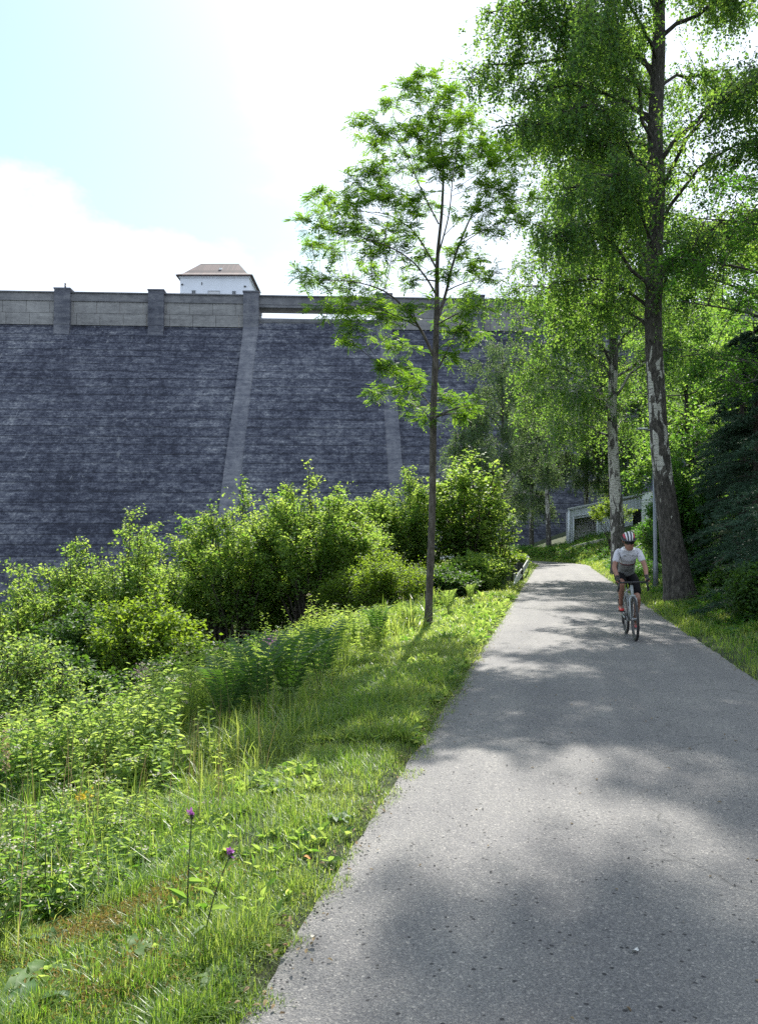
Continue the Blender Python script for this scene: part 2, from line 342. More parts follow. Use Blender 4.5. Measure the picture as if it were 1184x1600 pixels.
# ------------------------------------------------------------------ dam
def masonry(name, kind):
    m, nt, b = newmat(name); n = nt.nodes.new; l = nt.links.new
    tc = n('ShaderNodeTexCoord')
    def noise(sx, sy, sz, det=8, rough=.6, dist=0.0):
        mp = n('ShaderNodeMapping'); mp.inputs['Scale'].default_value = (sx, sy, sz); l(tc.outputs['Object'], mp.inputs['Vector'])
        q = n('ShaderNodeTexNoise'); q.inputs['Scale'].default_value = 1; q.inputs['Detail'].default_value = det; q.inputs['Roughness'].default_value = rough
        q.inputs['Distortion'].default_value = dist
        l(mp.outputs[0], q.inputs['Vector']); return q.outputs['Fac']
    stone = noise(1.1, .6, 2.0, 12, .84); fine = noise(3.2, 2, 4.2, 6, .8); course = noise(.13, .3, 1.0, 8, .78, .5); patch = noise(.09, .07, .13, 5, .6); vert = noise(.9, .2, .05, 5, .6)
    def mul(a, k, c=None):
        q = n('ShaderNodeMath'); q.operation = 'MULTIPLY_ADD'; l(a, q.inputs[0]); q.inputs[1].default_value = k
        if c is None: q.inputs[2].default_value = 0
        else: l(c, q.inputs[2])
        return q.outputs[0]
    if kind == 'face':
        s = mul(stone, .54, mul(course, .30, mul(patch, .18, mul(vert, .10, mul(fine, .34)))))
        c = ramp(nt, s, [(.60, (.008, .010, .022)), (.68, (.018, .022, .040)), (.73, (.052, .059, .088)), (.79, (.125, .135, .165)), (.87, (.30, .31, .33))])  # blue cast of haze and skylight is mixed into the stone colours
        # fine dark courses between the lifts of masonry
        mp = n('ShaderNodeMapping'); mp.inputs['Scale'].default_value = (.04, .0, 1); l(tc.outputs['Object'], mp.inputs['Vector'])
        wv = n('ShaderNodeTexWave'); wv.bands_direction = 'Z'; wv.inputs['Scale'].default_value = .26; wv.inputs['Distortion'].default_value = 2.2; wv.inputs['Detail'].default_value = 4; wv.inputs['Detail Scale'].default_value = 2
        l(mp.outputs[0], wv.inputs['Vector'])
        wr = ramp(nt, wv.outputs['Fac'], [(.0, (.38, .39, .42)), (.05, (.85, .85, .86)), (.10, (1, 1, 1)), (1, (1.06, 1.05, 1.04))])
        mm = n('ShaderNodeMix'); mm.data_type = 'RGBA'; mm.blend_type = 'MULTIPLY'; mm.inputs[0].default_value = 1; l(c.outputs[0], mm.inputs[6]); l(wr.outputs[0], mm.inputs[7])
        wv2 = n('ShaderNodeTexWave'); wv2.bands_direction = 'Z'; wv2.inputs['Scale'].default_value = 1.05; wv2.inputs['Distortion'].default_value = 1.6; wv2.inputs['Detail'].default_value = 5; wv2.inputs['Detail Scale'].default_value = 3
        l(mp.outputs[0], wv2.inputs['Vector'])
        wr2 = ramp(nt, wv2.outputs['Fac'], [(.0, (.5, .5, .52)), (.16, (1, 1, 1)), (.8, (1, 1, 1)), (1, (1.3, 1.28, 1.25))])
        mm0 = n('ShaderNodeMix'); mm0.data_type = 'RGBA'; mm0.blend_type = 'MULTIPLY'; mm0.inputs[0].default_value = .45; l(mm.outputs[2], mm0.inputs[6]); l(wr2.outputs[0], mm0.inputs[7])
        # chalky seep marks
        seep = noise(1.3, .3, .38, 9, .66, .7); sr = ramp(nt, seep, [(.645, (0, 0, 0)), (.69, (1, 1, 1))])
        sf = n('ShaderNodeMath'); sf.operation = 'MULTIPLY'; sf.inputs[1].default_value = .55; l(sr.outputs[0], sf.inputs[0])
        m2 = n('ShaderNodeMix'); m2.data_type = 'RGBA'; l(sf.outputs[0], m2.inputs[0]); l(mm0.outputs[2], m2.inputs[6]); m2.inputs[7].default_value = (.30, .31, .33, 1)
        l(m2.outputs[2], b.inputs['Base Color'])
        bd, bs = .18, .9
    else:
        s = mul(stone, .42, mul(course, .32, mul(patch, .2, mul(vert, .10))))
        lo, mi, hi = {'pilaster': ((.018, .021, .034), (.075, .081, .105), (.20, .205, .225)), 'parapet': ((.06, .062, .07), (.13, .133, .148), (.23, .232, .24)),
                      'panel': ((.08, .08, .088), (.19, .19, .195), (.31, .31, .31)), 'deck': ((.055, .058, .07), (.12, .124, .14), (.21, .213, .225))}[kind]
        c = ramp(nt, s, [(.40, lo), (.5, mi), (.62, hi)])
        l(c.outputs[0], b.inputs['Base Color']); bd, bs = .05, .5
    b.inputs['Roughness'].default_value = .9
    bp = n('ShaderNodeBump'); bp.inputs['Distance'].default_value = bd; bp.inputs['Strength'].default_value = bs; l(stone, bp.inputs['Height']); l(bp.outputs[0], b.inputs['Normal'])
    return m
M_face = masonry('weathered_masonry', 'face'); M_pil = masonry('pilaster_stone', 'pilaster'); M_par = masonry('parapet_stone', 'parapet')
M_panel = masonry('panel_stone', 'panel'); M_deck = masonry('bridge_concrete', 'deck')

# dam-local frame: origin at crest line foot point on x=0, x along the crest
DANG = math.atan(.055)
DORG = np.array([0, 112.9, 0.0])
def dx_of(px):       # along-crest coordinate of what is seen in column px at crest distance
    k = (px - 592) / F
    return (k * DORG[1]) / (math.cos(DANG) - k * math.sin(DANG))
def z_at(py, px=391, extra=0.0):
    x = dx_of(px); d = DORG[1] + x * math.sin(DANG) + extra
    return at(px, py, d)[2]
ZT = z_at(457, 95); ZB0 = z_at(471, 95); ZP = z_at(508, 95)
print('dam z', ZT, ZB0, ZP, z_at(459, 391))
BAT = .865
dam = empty('dam', (DORG[0], DORG[1], 0), DANG)
tag(dam, 'huge sloping masonry dam wall of dark weathered stone with pilasters and walkway parapet', 'dam')
XL, XR = -78.0, 62.0
xs0, xs1 = dx_of(402), dx_of(592)      # spillway bay between the two tall pilasters
ZLIP = z_at(498, 500)
def face_profile(ztop, zbot=-14):
    zs = [ztop]
    for q in np.arange(ztop - .7, zbot, -.7): zs += [q + .03, q - .03]
    zs = np.array(zs + [zbot])
    t = ztop - zs
    y = -BAT * t + .9 * (1 - np.exp(-t / 2.2)) - .0
    return zs, y - .9 * 0
def add_face(a, x0, x1, ztop, yo=0.0, step=.8):
    zs, y = face_profile(ztop); xs = np.linspace(x0, x1, max(2, int((x1 - x0) / step)))
    X, Z = np.meshgrid(xs, zs, indexing='ij'); Y = np.broadcast_to(y, X.shape) + yo
    jit = (vn(X * 1.0, Z * 3.1, .9) - .5) * .14 - .11 * (np.arange(len(zs)) % 2 == 0)[None, :] * (.15 + 1.5 * vn(X * .25, Z * 5.3, 1.0))
    a.grid(np.stack([X, Y + jit * (Z < ztop - .1), Z], -1), len(xs), len(zs), smooth=False)
a_ = Acc(); add_face(a_, XL, xs0, ZP); a_.box(((XL + xs0) / 2, 3, ZP / 2 - 7), (xs0 - XL, 5.6, ZP + 13.9))
add_face(a_, xs1, XR, ZP); a_.box(((xs1 + XR) / 2, 3, ZP / 2 - 7), (XR - xs1, 5.6, ZP + 13.9))
a_.build('wall', M_face, dam)
a_ = Acc(); add_face(a_, xs0, xs1, ZLIP - .5, -.0)
a_.build('spillway_face', M_face, dam)
# spillway lip: a rounded sill
lip = [(-.25, ZLIP - .62), (-.3, ZLIP - .3), (-.15, ZLIP - .08), (.3, ZLIP), (2.6, ZLIP - .1), (4.5, ZLIP - .8), (4.5, ZLIP - 1.5), (.3, ZLIP - 1.5)]
a_ = Acc(); a_.prism(lip, xs0, xs1); a_.build('spillway_sill', M_deck, dam)
# stone panel band and parapet
for x0, x1 in ((XL, xs0), (xs1, XR)):
    a_ = Acc(); n_ = max(2, int((x1 - x0) / 3.1)); zm = (ZB0 + ZP) / 2
    e = np.linspace(x0, x1, n_ + 1)
    for i in range(n_):
        a_.box(((e[i] + e[i + 1]) / 2, .08, (zm + ZB0) / 2 + .02), (e[i + 1] - e[i] - .05, .36, ZB0 - zm - .05), tint=random.random())
        a_.box(((e[i] + e[i + 1]) / 2 + .5, .03, (zm + ZP) / 2), (e[i + 1] - e[i] - .05, .40, zm - ZP - .04), tint=random.random())
    a_.build('stone_panel', M_panel, dam)
a_ = Acc()
for x0, x1 in ((XL, xs0), (xs1, XR)):
    a_.box(((x0 + x1) / 2, .1, (ZT + ZB0) / 2 - .04), (x1 - x0, .7, ZT - ZB0 - .12))
    a_.box(((x0 + x1) / 2, .0, ZT - .06), (x1 - x0, .95, .16))
    a_.box(((x0 + x1) / 2, 5.6, (ZT + ZB0) / 2), (x1 - x0, .4, ZT - ZB0))
a_.build('parapet', M_par, dam)
a_ = Acc()
zb = z_at(482, 500)
a_.box(((xs0 + xs1) / 2, .1, (ZT + zb) / 2 + .2), (xs1 - xs0, .55, ZT - zb - .35)); a_.box(((xs0 + xs1) / 2, .0, ZT - .08), (xs1 - xs0, .9, .16))
a_.box(((xs0 + xs1) / 2, 1.3, zb + .16), (xs1 - xs0, 2.9, .34))
a_.build('footbridge', M_deck, dam)
# pilasters
pil_px = [-52, 95, 242, 391, 600, 745]
for px in pil_px + ['a', 'b']:
    if px == 'a': xc_ = dx_of(745) + 13.2
    elif px == 'b': xc_ = dx_of(745) + 26.5
    else: xc_ = dx_of(px)
    wd = 2.15
    a_ = Acc()
    a_.box((xc_, -.02, (ZT + ZP) / 2 + .12), (wd, 1.5, ZT - ZP + .35)); a_.box((xc_, -.02, ZT + .36), (wd + .18, 1.68, .2))
    tall = px in (391, 600)
    zs, y = face_profile(ZP); 
    dep = .75 if tall else .72
    zs = np.arange(ZP, -14, -1.0); y = -BAT * (ZP - zs) + .9 * (1 - np.exp(-(ZP - zs) / 2.2))
    k = len(zs) if tall else 3
    zz = zs[:k]; yy = y[:k]
    fr = np.full(k, -dep) if tall else np.linspace(-dep, .1, k)
    rows = []
    for xo, dd in ((-wd / 2, .2), (-wd / 2, None), (0, None), (wd / 2, None), (wd / 2, .2)):
        rows.append(np.column_stack([np.full(k, xc_ + xo), yy + (fr if dd is None else dd), zz]))
    V = np.stack(rows); V[1:4, :, 0] += (vn(V[1:4, :, 2] * 2, V[1:4, :, 0], .7) - .5) * .08
    a_.grid(V, 5, k, smooth=False)
    p_ = a_.build('pilaster', M_pil, dam)
# thin joint ribs running down the face below the short pilasters are wear in the stone; a mast stands on one pier
a_ = Acc(); xm = dx_of(97)
a_.tubes([[xm, 0, ZT + .4], [xm, 0, ZT + 1.1]], [[.14, .12]], 8, cap=True); a_.tubes([[xm, 0, ZT + 1.1], [xm, 0, ZT + 1.22], [xm, 0, ZT + 1.36]], [[.06, .17, .05]], 8, cap=True)
M_dark = simple('dark_metal', (.05, .05, .055), .5, .6)
a_.build('finial', M_dark, dam)

# ------------------------------------------------------------------ gatehouse on the crest
M_white = simple('white_render', (.62, .66, .72), .8, nz=.05, scale=.6)
M_roof_ = simple('clay_tile', (.12, .085, .08), .75, nz=.35, scale=6)
def tile_mat():
    m, nt, b = newmat('clay_tiles'); n = nt.nodes.new; l = nt.links.new
    tc = n('ShaderNodeTexCoord'); br = n('ShaderNodeTexBrick'); br.inputs['Scale'].default_value = 1.0
    mp = n('ShaderNodeMapping'); mp.inputs['Rotation'].default_value = (R(58), 0, 0); l(tc.outputs['Object'], mp.inputs['Vector'])
    br.inputs['Brick Width'].default_value = .26; br.inputs['Row Height'].default_value = .32; br.inputs['Mortar Size'].default_value = .035
    br.inputs['Color1'].default_value = (.15, .10, .095, 1); br.inputs['Color2'].default_value = (.085, .065, .065, 1); br.inputs['Mortar'].default_value = (.045, .035, .04, 1)
    l(mp.outputs[0], br.inputs['Vector']); l(br.outputs['Color'], b.inputs['Base Color']); b.inputs['Roughness'].default_value = .8
    return m
M_tile = tile_mat()
M_glass = simple('dark_glass', (.03, .04, .05), .1, nz=.3)
M_frame = simple('window_frame_paint', (.35, .38, .42), .6)
hc = at(335.5, 462, 118); hx = hc[0]; hy = 118.0
W2 = 5.15; DP = 7.6; ZE = at(335, 432, 118)[2]; ZG = 33.0
house = empty('gatehouse', (hx, hy, ZG)); tag(house, 'small white house with hipped red tiled roof standing on the dam crest', 'house')
a_ = Acc(); a_.box((0, DP / 2, (ZE - ZG) / 2), (2 * W2, DP, ZE - ZG)); a_.box((0, DP / 2, ZE - ZG - .12), (2 * W2 + .35, DP + .35, .22)); a_.build('wall', M_white, house)
zr = at(345, 412, 121.8)[2] - ZG; ze = ZE - ZG
a_ = Acc()
def ring(o, z): return [(-W2 - o, -o, z), (W2 + o, -o, z), (W2 + o, DP + o, z), (-W2 - o, DP + o, z)]
r0 = ring(.55, ze - .02); r1 = ring(.57, ze + .12); r2 = ring(-.35, ze + .62); rd = (-2.9, DP / 2, zr), (2.9, DP / 2, zr)
V = r0 + r1 + r2 + list(rd)
a_.add(V, [[0, 1, 5, 4], [1, 2, 6, 5], [2, 3, 7, 6], [3, 0, 4, 7], [4, 5, 9, 8], [5, 6, 10, 9], [6, 7, 11, 10], [7, 4, 8, 11], [8, 9, 13, 12], [10, 11, 12, 13], [3, 2, 1, 0]])
a_.add(V, [[9, 10, 13], [11, 8, 12]])
rf = a_.build('roof', M_tile, house)
a_ = Acc(); a_.box((.55, 1.9, zr * .5 + ze * .5 + .05), (.45, .5, .35)); a_.build('skylight', simple('skylight_white', (.8, .8, .78), .5), rf)
for px, pw, p0, p1 in ((303, 5.5, 454, 461.5), (334.5, 18.5, 454.6, 463), (366, 5.5, 455, 463)):
    xw = at(px, 460, 118)[0] - hx; wz1 = at(px, p0, 118)[2] - ZG; wz0 = wz1 - (1.0 if pw < 10 else 1.7); ww = pw / F * 118
    a_ = Acc(); zc = (wz0 + wz1) / 2; hh = wz1 - wz0
    for sx in (-1, 1): a_.box((xw + sx * ww / 2, -.02, zc), (.08, .14, hh + .08))
    for sz in (-1, 1): a_.box((xw, -.022, zc + sz * hh / 2), (ww + .1, .15, .08))
    if pw < 10: a_.box((xw, -.02, zc), (.05, .1, hh)); a_.box((xw, -.024, zc), (ww, .1, .05))
    fr = a_.build('window', M_frame, house)
    a_ = Acc(); a_.box((xw, .0, zc), (ww - .06, .04, hh - .06)); a_.build('pane', M_glass if pw < 10 else simple('pale_shutter', (.5, .52, .54), .7), fr)
for px, py in ((285, 444.5), (383, 447.5)):
    a_ = Acc(); q = at(px, py, 117.9); a_.box((q[0] - hx, -.1, q[2] - ZG), (.28, .2, .16)); a_.build('wall_lamp', M_dark, house)
a_ = Acc(); q = at(315.5, 443, 117.9); a_.box((q[0] - hx, -.06, q[2] - ZG), (.1, .1, .38)); a_.build('wall_bracket', M_dark, house)
# people-sized things on the crest are too small to read; a lens of shrubbery by the house door is skipped

# ------------------------------------------------------------------ corrugated shed on the bank
def corr(name, c):
    m, nt, b = newmat(name); n = nt.nodes.new; l = nt.links.new
    no = n('ShaderNodeTexNoise'); no.inputs['Scale'].default_value = 1.2; no.inputs['Detail'].default_value = 6
    r = ramp(nt, no.outputs['Fac'], [(.3, tuple(k * .8 for k in c)), (.7, c)]); l(r.outputs[0], b.inputs['Base Color'])
    b.inputs['Roughness'].default_value = .7; b.inputs['Specular IOR Level'].default_value = .2
    return m
M_corr = corr('corrugated_steel', (.60, .64, .70)); M_in = corr('corrugated_inside', (.66, .66, .66)); M_trim = simple('steel_trim', (.62, .65, .70), .5, .2)
M_conc = simple('concrete', (.36, .345, .31), .9, nz=.25, scale=3, bump=.4, bscale=20)
SD = 70.0
def shp(px, py, d=SD): return at(px, py, d)
shed = empty('shed', tuple(shp(888, 858))); tag(shed, 'grey corrugated steel shed with open bay on the bank below the dam', 'shed')
so_ = np.array(shed.location)
def corr_panel(a, p00, p10, p11, p01, dep=.018, pitch=.3):
    "corrugated sheet between four corners (bottom-left, bottom-right, top-right, top-left)"
    p00, p10, p11, p01 = [np.array(p) - so_ for p in (p00, p10, p11, p01)]
    n_ = max(2, int(np.linalg.norm(p10 - p00) / pitch)) * 4
    t = np.linspace(0, 1, n_ + 1); nn = nrm(np.cross(p10 - p00, p01 - p00))
    o = np.array([0, 0, 1, 1] * (n_ // 4 + 1))[:n_ + 1] * dep
    b_ = p00[None] * (1 - t[:, None]) + p10[None] * t[:, None] - nn * o[:, None]; t_ = p01[None] * (1 - t[:, None]) + p11[None] * t[:, None] - nn * o[:, None]
    a.grid(np.stack([b_, t_], 1), n_ + 1, 2, smooth=False)
a_ = Acc()
corr_panel(a_, shp(888, 812), shp(934, 805), shp(934, 789), shp(888, 797))          # band over the bay
corr_panel(a_, shp(932.5, 858), shp(958, 852), shp(958, 785), shp(932.5, 789.3))     # wall between openings
corr_panel(a_, shp(958, 852), shp(988, 846), shp(988, 780), shp(958, 785))
corr_panel(a_, shp(988, 797), shp(1016, 793), shp(1016, 771), shp(988, 780))
corr_panel(a_, shp(888, 862), shp(895, 862), shp(895, 806), shp(888, 807))
DB = SD + 4.5
corr_panel(a_, at(888, 862, SD), at(891, 862, DB), at(891, 800, DB), at(888, 797, SD))
a_.build('wall', M_corr, shed)
a_ = Acc(); s_ = SD + 1.7
corr_panel(a_, at(884, 868, s_), at(942, 862, s_), at(942, 795, s_), at(884, 800, s_)); a_.build('bay_lining', M_in, shed)
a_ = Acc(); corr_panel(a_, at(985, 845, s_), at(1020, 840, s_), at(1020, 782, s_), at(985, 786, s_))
a_.build('inner_wall', simple('shaded_steel', (.06, .065, .075), .6), shed); a_ = Acc()  # near-black colour paints the shade inside the second opening
a_.add([p - so_ for p in (at(934, 860, SD + .1), at(934, 860, s_), at(934, 795, s_), at(934, 795, SD + .1))], [[0, 1, 2, 3]])
a_.build('partition', simple('mid_steel', (.5, .51, .53), .6), shed)
a_ = Acc()
def beam(a, p, q, r=.06): a.tubes([np.array(p) - so_, np.array(q) - so_], [[r, r]], 4, cap=True)
beam(a_, shp(888, 796.5, SD - .05), shp(1016, 770.5, SD - .05), .09); beam(a_, shp(895, 807, SD - .05), shp(933, 801, SD - .05), .06)
beam(a_, shp(888.5, 860, SD - .05), shp(888.5, 797, SD - .05), .11); beam(a_, shp(895.5, 858, SD - .05), shp(895.5, 808, SD - .05), .08); beam(a_, shp(932.5, 855, SD - .05), shp(932.5, 803, SD - .05), .08)
beam(a_, at(893, 845, s_ - .15), at(936, 842, s_ - .15), .07); beam(a_, at(893, 819, s_ - .15), at(936, 817, s_ - .15), .07)
a_.build('frame', M_trim, shed)
a_ = Acc(); q = [shp(886, 796, SD - .2), shp(1018, 769.5, SD - .2), at(1016, 776, DB + 1), at(890, 800, DB + 1)]
V = [p - so_ for p in q] + [p - so_ + np.array([0, 0, .1]) for p in q]
a_.add(V, [[3, 2, 1, 0], [4, 5, 6, 7], [0, 1, 5, 4], [1, 2, 6, 5], [2, 3, 7, 6], [3, 0, 4, 7]]); a_.build('roof', M_trim, shed)

# pale kerb wall that climbs the bank in front of the shed
a_ = Acc(); pts = [at(862, 860, 70.5), at(893, 853, 67), at(925, 845.5, 64.5), at(960, 837.5, 62.5), at(1010, 822, 60)]
for p, q in zip(pts[:-1], pts[1:]):
    V = [p + (0, 0, -.5), q + (0, 0, -.5), q, p]; V2 = [v + (0.02, .35, 0) for v in V]
    a_.add(V + V2, [[0, 1, 2, 3], [5, 4, 7, 6], [3, 2, 6, 7], [0, 4, 5, 1]])
o_ = a_.build('retaining_kerb', M_conc, None, tuple(pts[0])); tag(o_, 'pale concrete kerb wall climbing the bank before the shed', 'kerb wall')
# domed white tank
p = at(1020, 835, 68); rt = .95; ztop = at(1020, 768, 68)[2]
a_ = Acc(); h_ = ztop - p[2]
prof = [(rt, -1.0), (rt, 0), (rt, h_ - .75), (rt * .96, h_ - .5), (rt * .82, h_ - .25), (rt * .55, h_ - .07), (.02, h_)]
a_.grid(np.array([[[r_ * math.cos(t), r_ * math.sin(t), z] for r_, z in prof] for t in np.arange(24) / 24 * 2 * math.pi]), 24, len(prof), closeu=True)
tk = a_.build('tank', simple('tank_white', (.62, .66, .6), .5, nz=.08, scale=2), None); tk.location = p; tag(tk, 'domed white tank at the right end of the corrugated shed', 'tank')
a_ = Acc(); a_.tubes([[rt * math.cos(t), rt * math.sin(t), h_ - .72] for t in np.linspace(0, 2 * math.pi, 25)], [[.04] * 25], 6); a_.build('rim', M_trim, tk)
# stair handrail
M_rail = simple('white_paint', (.75, .74, .68), .5)
hr = empty('handrail', tuple(at(985, 862, 50))); tag(hr, 'white double handrail of a stair climbing the bank behind the cyclist', 'handrail')
ho = np.array(hr.location)
for (x0, y0, x1, y1) in ((984, 848, 1020, 820), (984, 862, 1020, 836)):
    a_ = Acc(); a_.tubes([at(x0, y0, 50) - ho, at(x1, y1, 51) - ho], [[.045, .045]], 8, cap=True); a_.build('rail', M_rail, hr)
for k in range(3):
    t = k / 2; a_ = Acc(); q = at(986 + 32 * t, 847 - 25 * t, 50 + t) - ho; a_.tubes([q, q - (0, 0, 1.4)], [[.035, .035]], 8); a_.build('post', M_rail, hr)

# ------------------------------------------------------------------ crash barrier and timber posts
M_galv = simple('galvanised_steel', (.50, .51, .52), .42, .75, nz=.25, scale=5)
rail_pts = np.array([[4.72, 28.3, -.12], [5.12, 29.8, .20], [5.90, 33, .38], [6.62, 36.2, .50], [8.05, 43.2, .56], [9.2, 49.5, .58], [9.95, 54.6, .58], [10.0, 58.5, .58], [9.2, 62.5, .55], [7.0, 66.0, .45], [4.5, 67.5, .1]])
gr_ = empty('crash_barrier', tuple(rail_pts[3] * (1, 1, 0))); tag(gr_, 'curved galvanised steel crash barrier along the left edge of the lane', 'crash barrier')
go = np.array(gr_.location)
C = catmull(rail_pts, 8); T = nrm(np.gradient(C, axis=0)); Nn = nrm(np.cross(T, [0, 0, 1]))
wp = [(-.155, .0), (-.14, .03), (-.10, .03), (-.06, -.03), (-.0, -.03), (.06, -.03), (.10, .03), (.14, .03), (.155, 0)]
a_ = Acc()
for off in (0, -.006): a_.grid(np.stack([C - go + Nn * (b + off) + np.array([0, 0, 1]) * z for z, b in wp]), len(wp), len(C), smooth=False)
a_.build('rail', M_galv, gr_)
for k in range(10, len(C) - 2, 12):
    a_ = Acc(); q = C[k] - Nn[k] * .13 - go; a_.box((q[0], q[1], q[2] - .45), (.06, .12, 1.15)); a_.build('post', M_galv, gr_)
M_wood = simple('dark_timber', (.045, .05, .045), .9, nz=.4, scale=9, bump=.6, bscale=30)
for k, (px, py, d, ww, hh) in enumerate(((787.5, 917, 28.5, .26, .95), (801, 905, 31.5, .26, .9), (812, 897, 32.6, .24, 1.0))):
    p = at(px, py, d); z0 = gz(p[0], p[1]) - .2; zt = at(px, (893, 884, 879)[k], d)[2]; h_ = zt - z0
    a_ = Acc(); m_ = ww / 2; ch = .03
    V = []
    for z, s_ in ((0, 1), (h_ - .04, 1), (h_, .82)):
        for x, y in ((-m_ + ch, -m_), (m_ - ch, -m_), (m_, -m_ + ch), (m_, m_ - ch), (m_ - ch, m_), (-m_ + ch, m_), (-m_, m_ - ch), (-m_, -m_ + ch)): V.append((x * s_, y * s_, z))
    a_.add(V, [[i + 8 * j, (i + 1) % 8 + 8 * j, (i + 1) % 8 + 8 * (j + 1), i + 8 * (j + 1)] for j in range(2) for i in range(8)]); a_.add(V, [list(range(16, 24))])
    o_ = a_.build('timber_post', M_wood); o_.location = (p[0], p[1], z0); o_.rotation_euler = (R(random.uniform(-2, 2)), R(random.uniform(-2, 2)), random.uniform(-.3, .3))
    tag(o_, ['thick dark timber post leaning clear of the barrier end, nearest the camera', 'dark timber post between the other two beside the barrier', 'dark timber post close against the bend of the barrier'][k], 'post', 'timber posts by the crash barrier')

# ------------------------------------------------------------------ lamp post
M_pole = simple('grey_lamp_steel', (.22, .24, .27), .45, .5, nz=.1)
p = at(1024, 921, 25.5); zl = gz(p[0], p[1])
lp = empty('street_lamp', (p[0], p[1], zl)); tag(lp, 'slim grey street lamp post just left of the big birch trunk', 'street lamp')
hL = at(1018, 672, 25.5)[2] - zl
a_ = Acc(); a_.tubes([[0, 0, -.3], [0, 0, .9], [0, 0, .95], [0, 0, hL]], [[.085, .085, .066, .05]], 14, cap=True); a_.build('pole', M_pole, lp)
a_ = Acc(); a_.tubes([[0, 0, hL - .05], [-.12, 0, hL + .0], [-.3, 0, hL + .02]], [[.03, .03, .03]], 8, cap=True); a_.build('bracket', M_pole, lp)
a_ = Acc(); k = 9
a_.grid(np.array([[[-.22 - .30 * t, math.cos(q) * .09 * (1 - .35 * t), hL + .03 + math.sin(q) * (.05 if math.sin(q) > 0 else .03)] for t in np.linspace(0, 1, 4)] for q in np.arange(12) / 12 * 2 * math.pi]), 12, 4, closeu=True)
a_.box((-.37, 0, hL + .03), (.28, .08, .03)); a_.build('lamp_head', simple('lamp_head_grey', (.45, .47, .47), .4), lp)
# ------------------------------------------------------------------ foliage tools
def leaf_cloud(a, P, D, size, aspect=.55, shape='rhomb', up=.7, tint=None, mat=0, droop=.0, fold=.12):
    P = np.asarray(P, float); n = len(P)
    if n == 0: return
    D = nrm(np.asarray(D, float) + rng.normal(0, .25, (n, 3)) - np.array([0, 0, droop]))
    nr = rng.normal(0, 1, (n, 3)) * (1 - up); nr[:, 2] += up
    S = nrm(np.cross(D, nr)); Nn = np.cross(S, D)
    L_ = (np.asarray(size) * rng.uniform(.7, 1.25, n))[:, None]; W_ = L_ * aspect * .5
    if tint is None: tint = np.clip(rng.normal(.5, .24, n), 0, 1)
    if shape == 'rhomb':
        V = np.stack([P, P + D * L_ * .42 + S * W_ + Nn * L_ * fold, P + D * L_, P + D * L_ * .42 - S * W_ + Nn * L_ * fold], 1).reshape(-1, 3)
        Fc = np.arange(n)[:, None] * 4 + np.arange(4)[None]
        a.add(V, Fc, tint, mat)
    else:   # ovate: two quads sharing the midrib, tip bent down
        f = Nn * L_ * fold
        V = np.stack([P, P + D * L_ * .28 + S * W_ + f, P + D * L_ * .68 + S * W_ * .72 + f * .6, P + D * L_ - Nn * L_ * .12,
                      P + D * L_ * .68 - S * W_ * .72 + f * .6, P + D * L_ * .28 - S * W_ + f], 1).reshape(-1, 3)
        b = np.arange(n)[:, None] * 6
        Fc = np.concatenate([b + np.array([[0, 1, 2, 3]]), b + np.array([[0, 3, 4, 5]])]); a.add(V, Fc, np.concatenate([tint, tint]), mat)

def rdir(n, zb=0.0, zs=1.0):
    v = rng.normal(0, 1, (n, 3)); v[:, 2] = v[:, 2] * zs + zb; return nrm(v)

def bez(A, B, C, K):
    t = np.linspace(0, 1, K)[None, :, None]; A, B, C = (np.asarray(q, float).reshape(-1, 1, 3) for q in (A, B, C))
    return A * (1 - t) ** 2 + 2 * B * t * (1 - t) + C * t * t

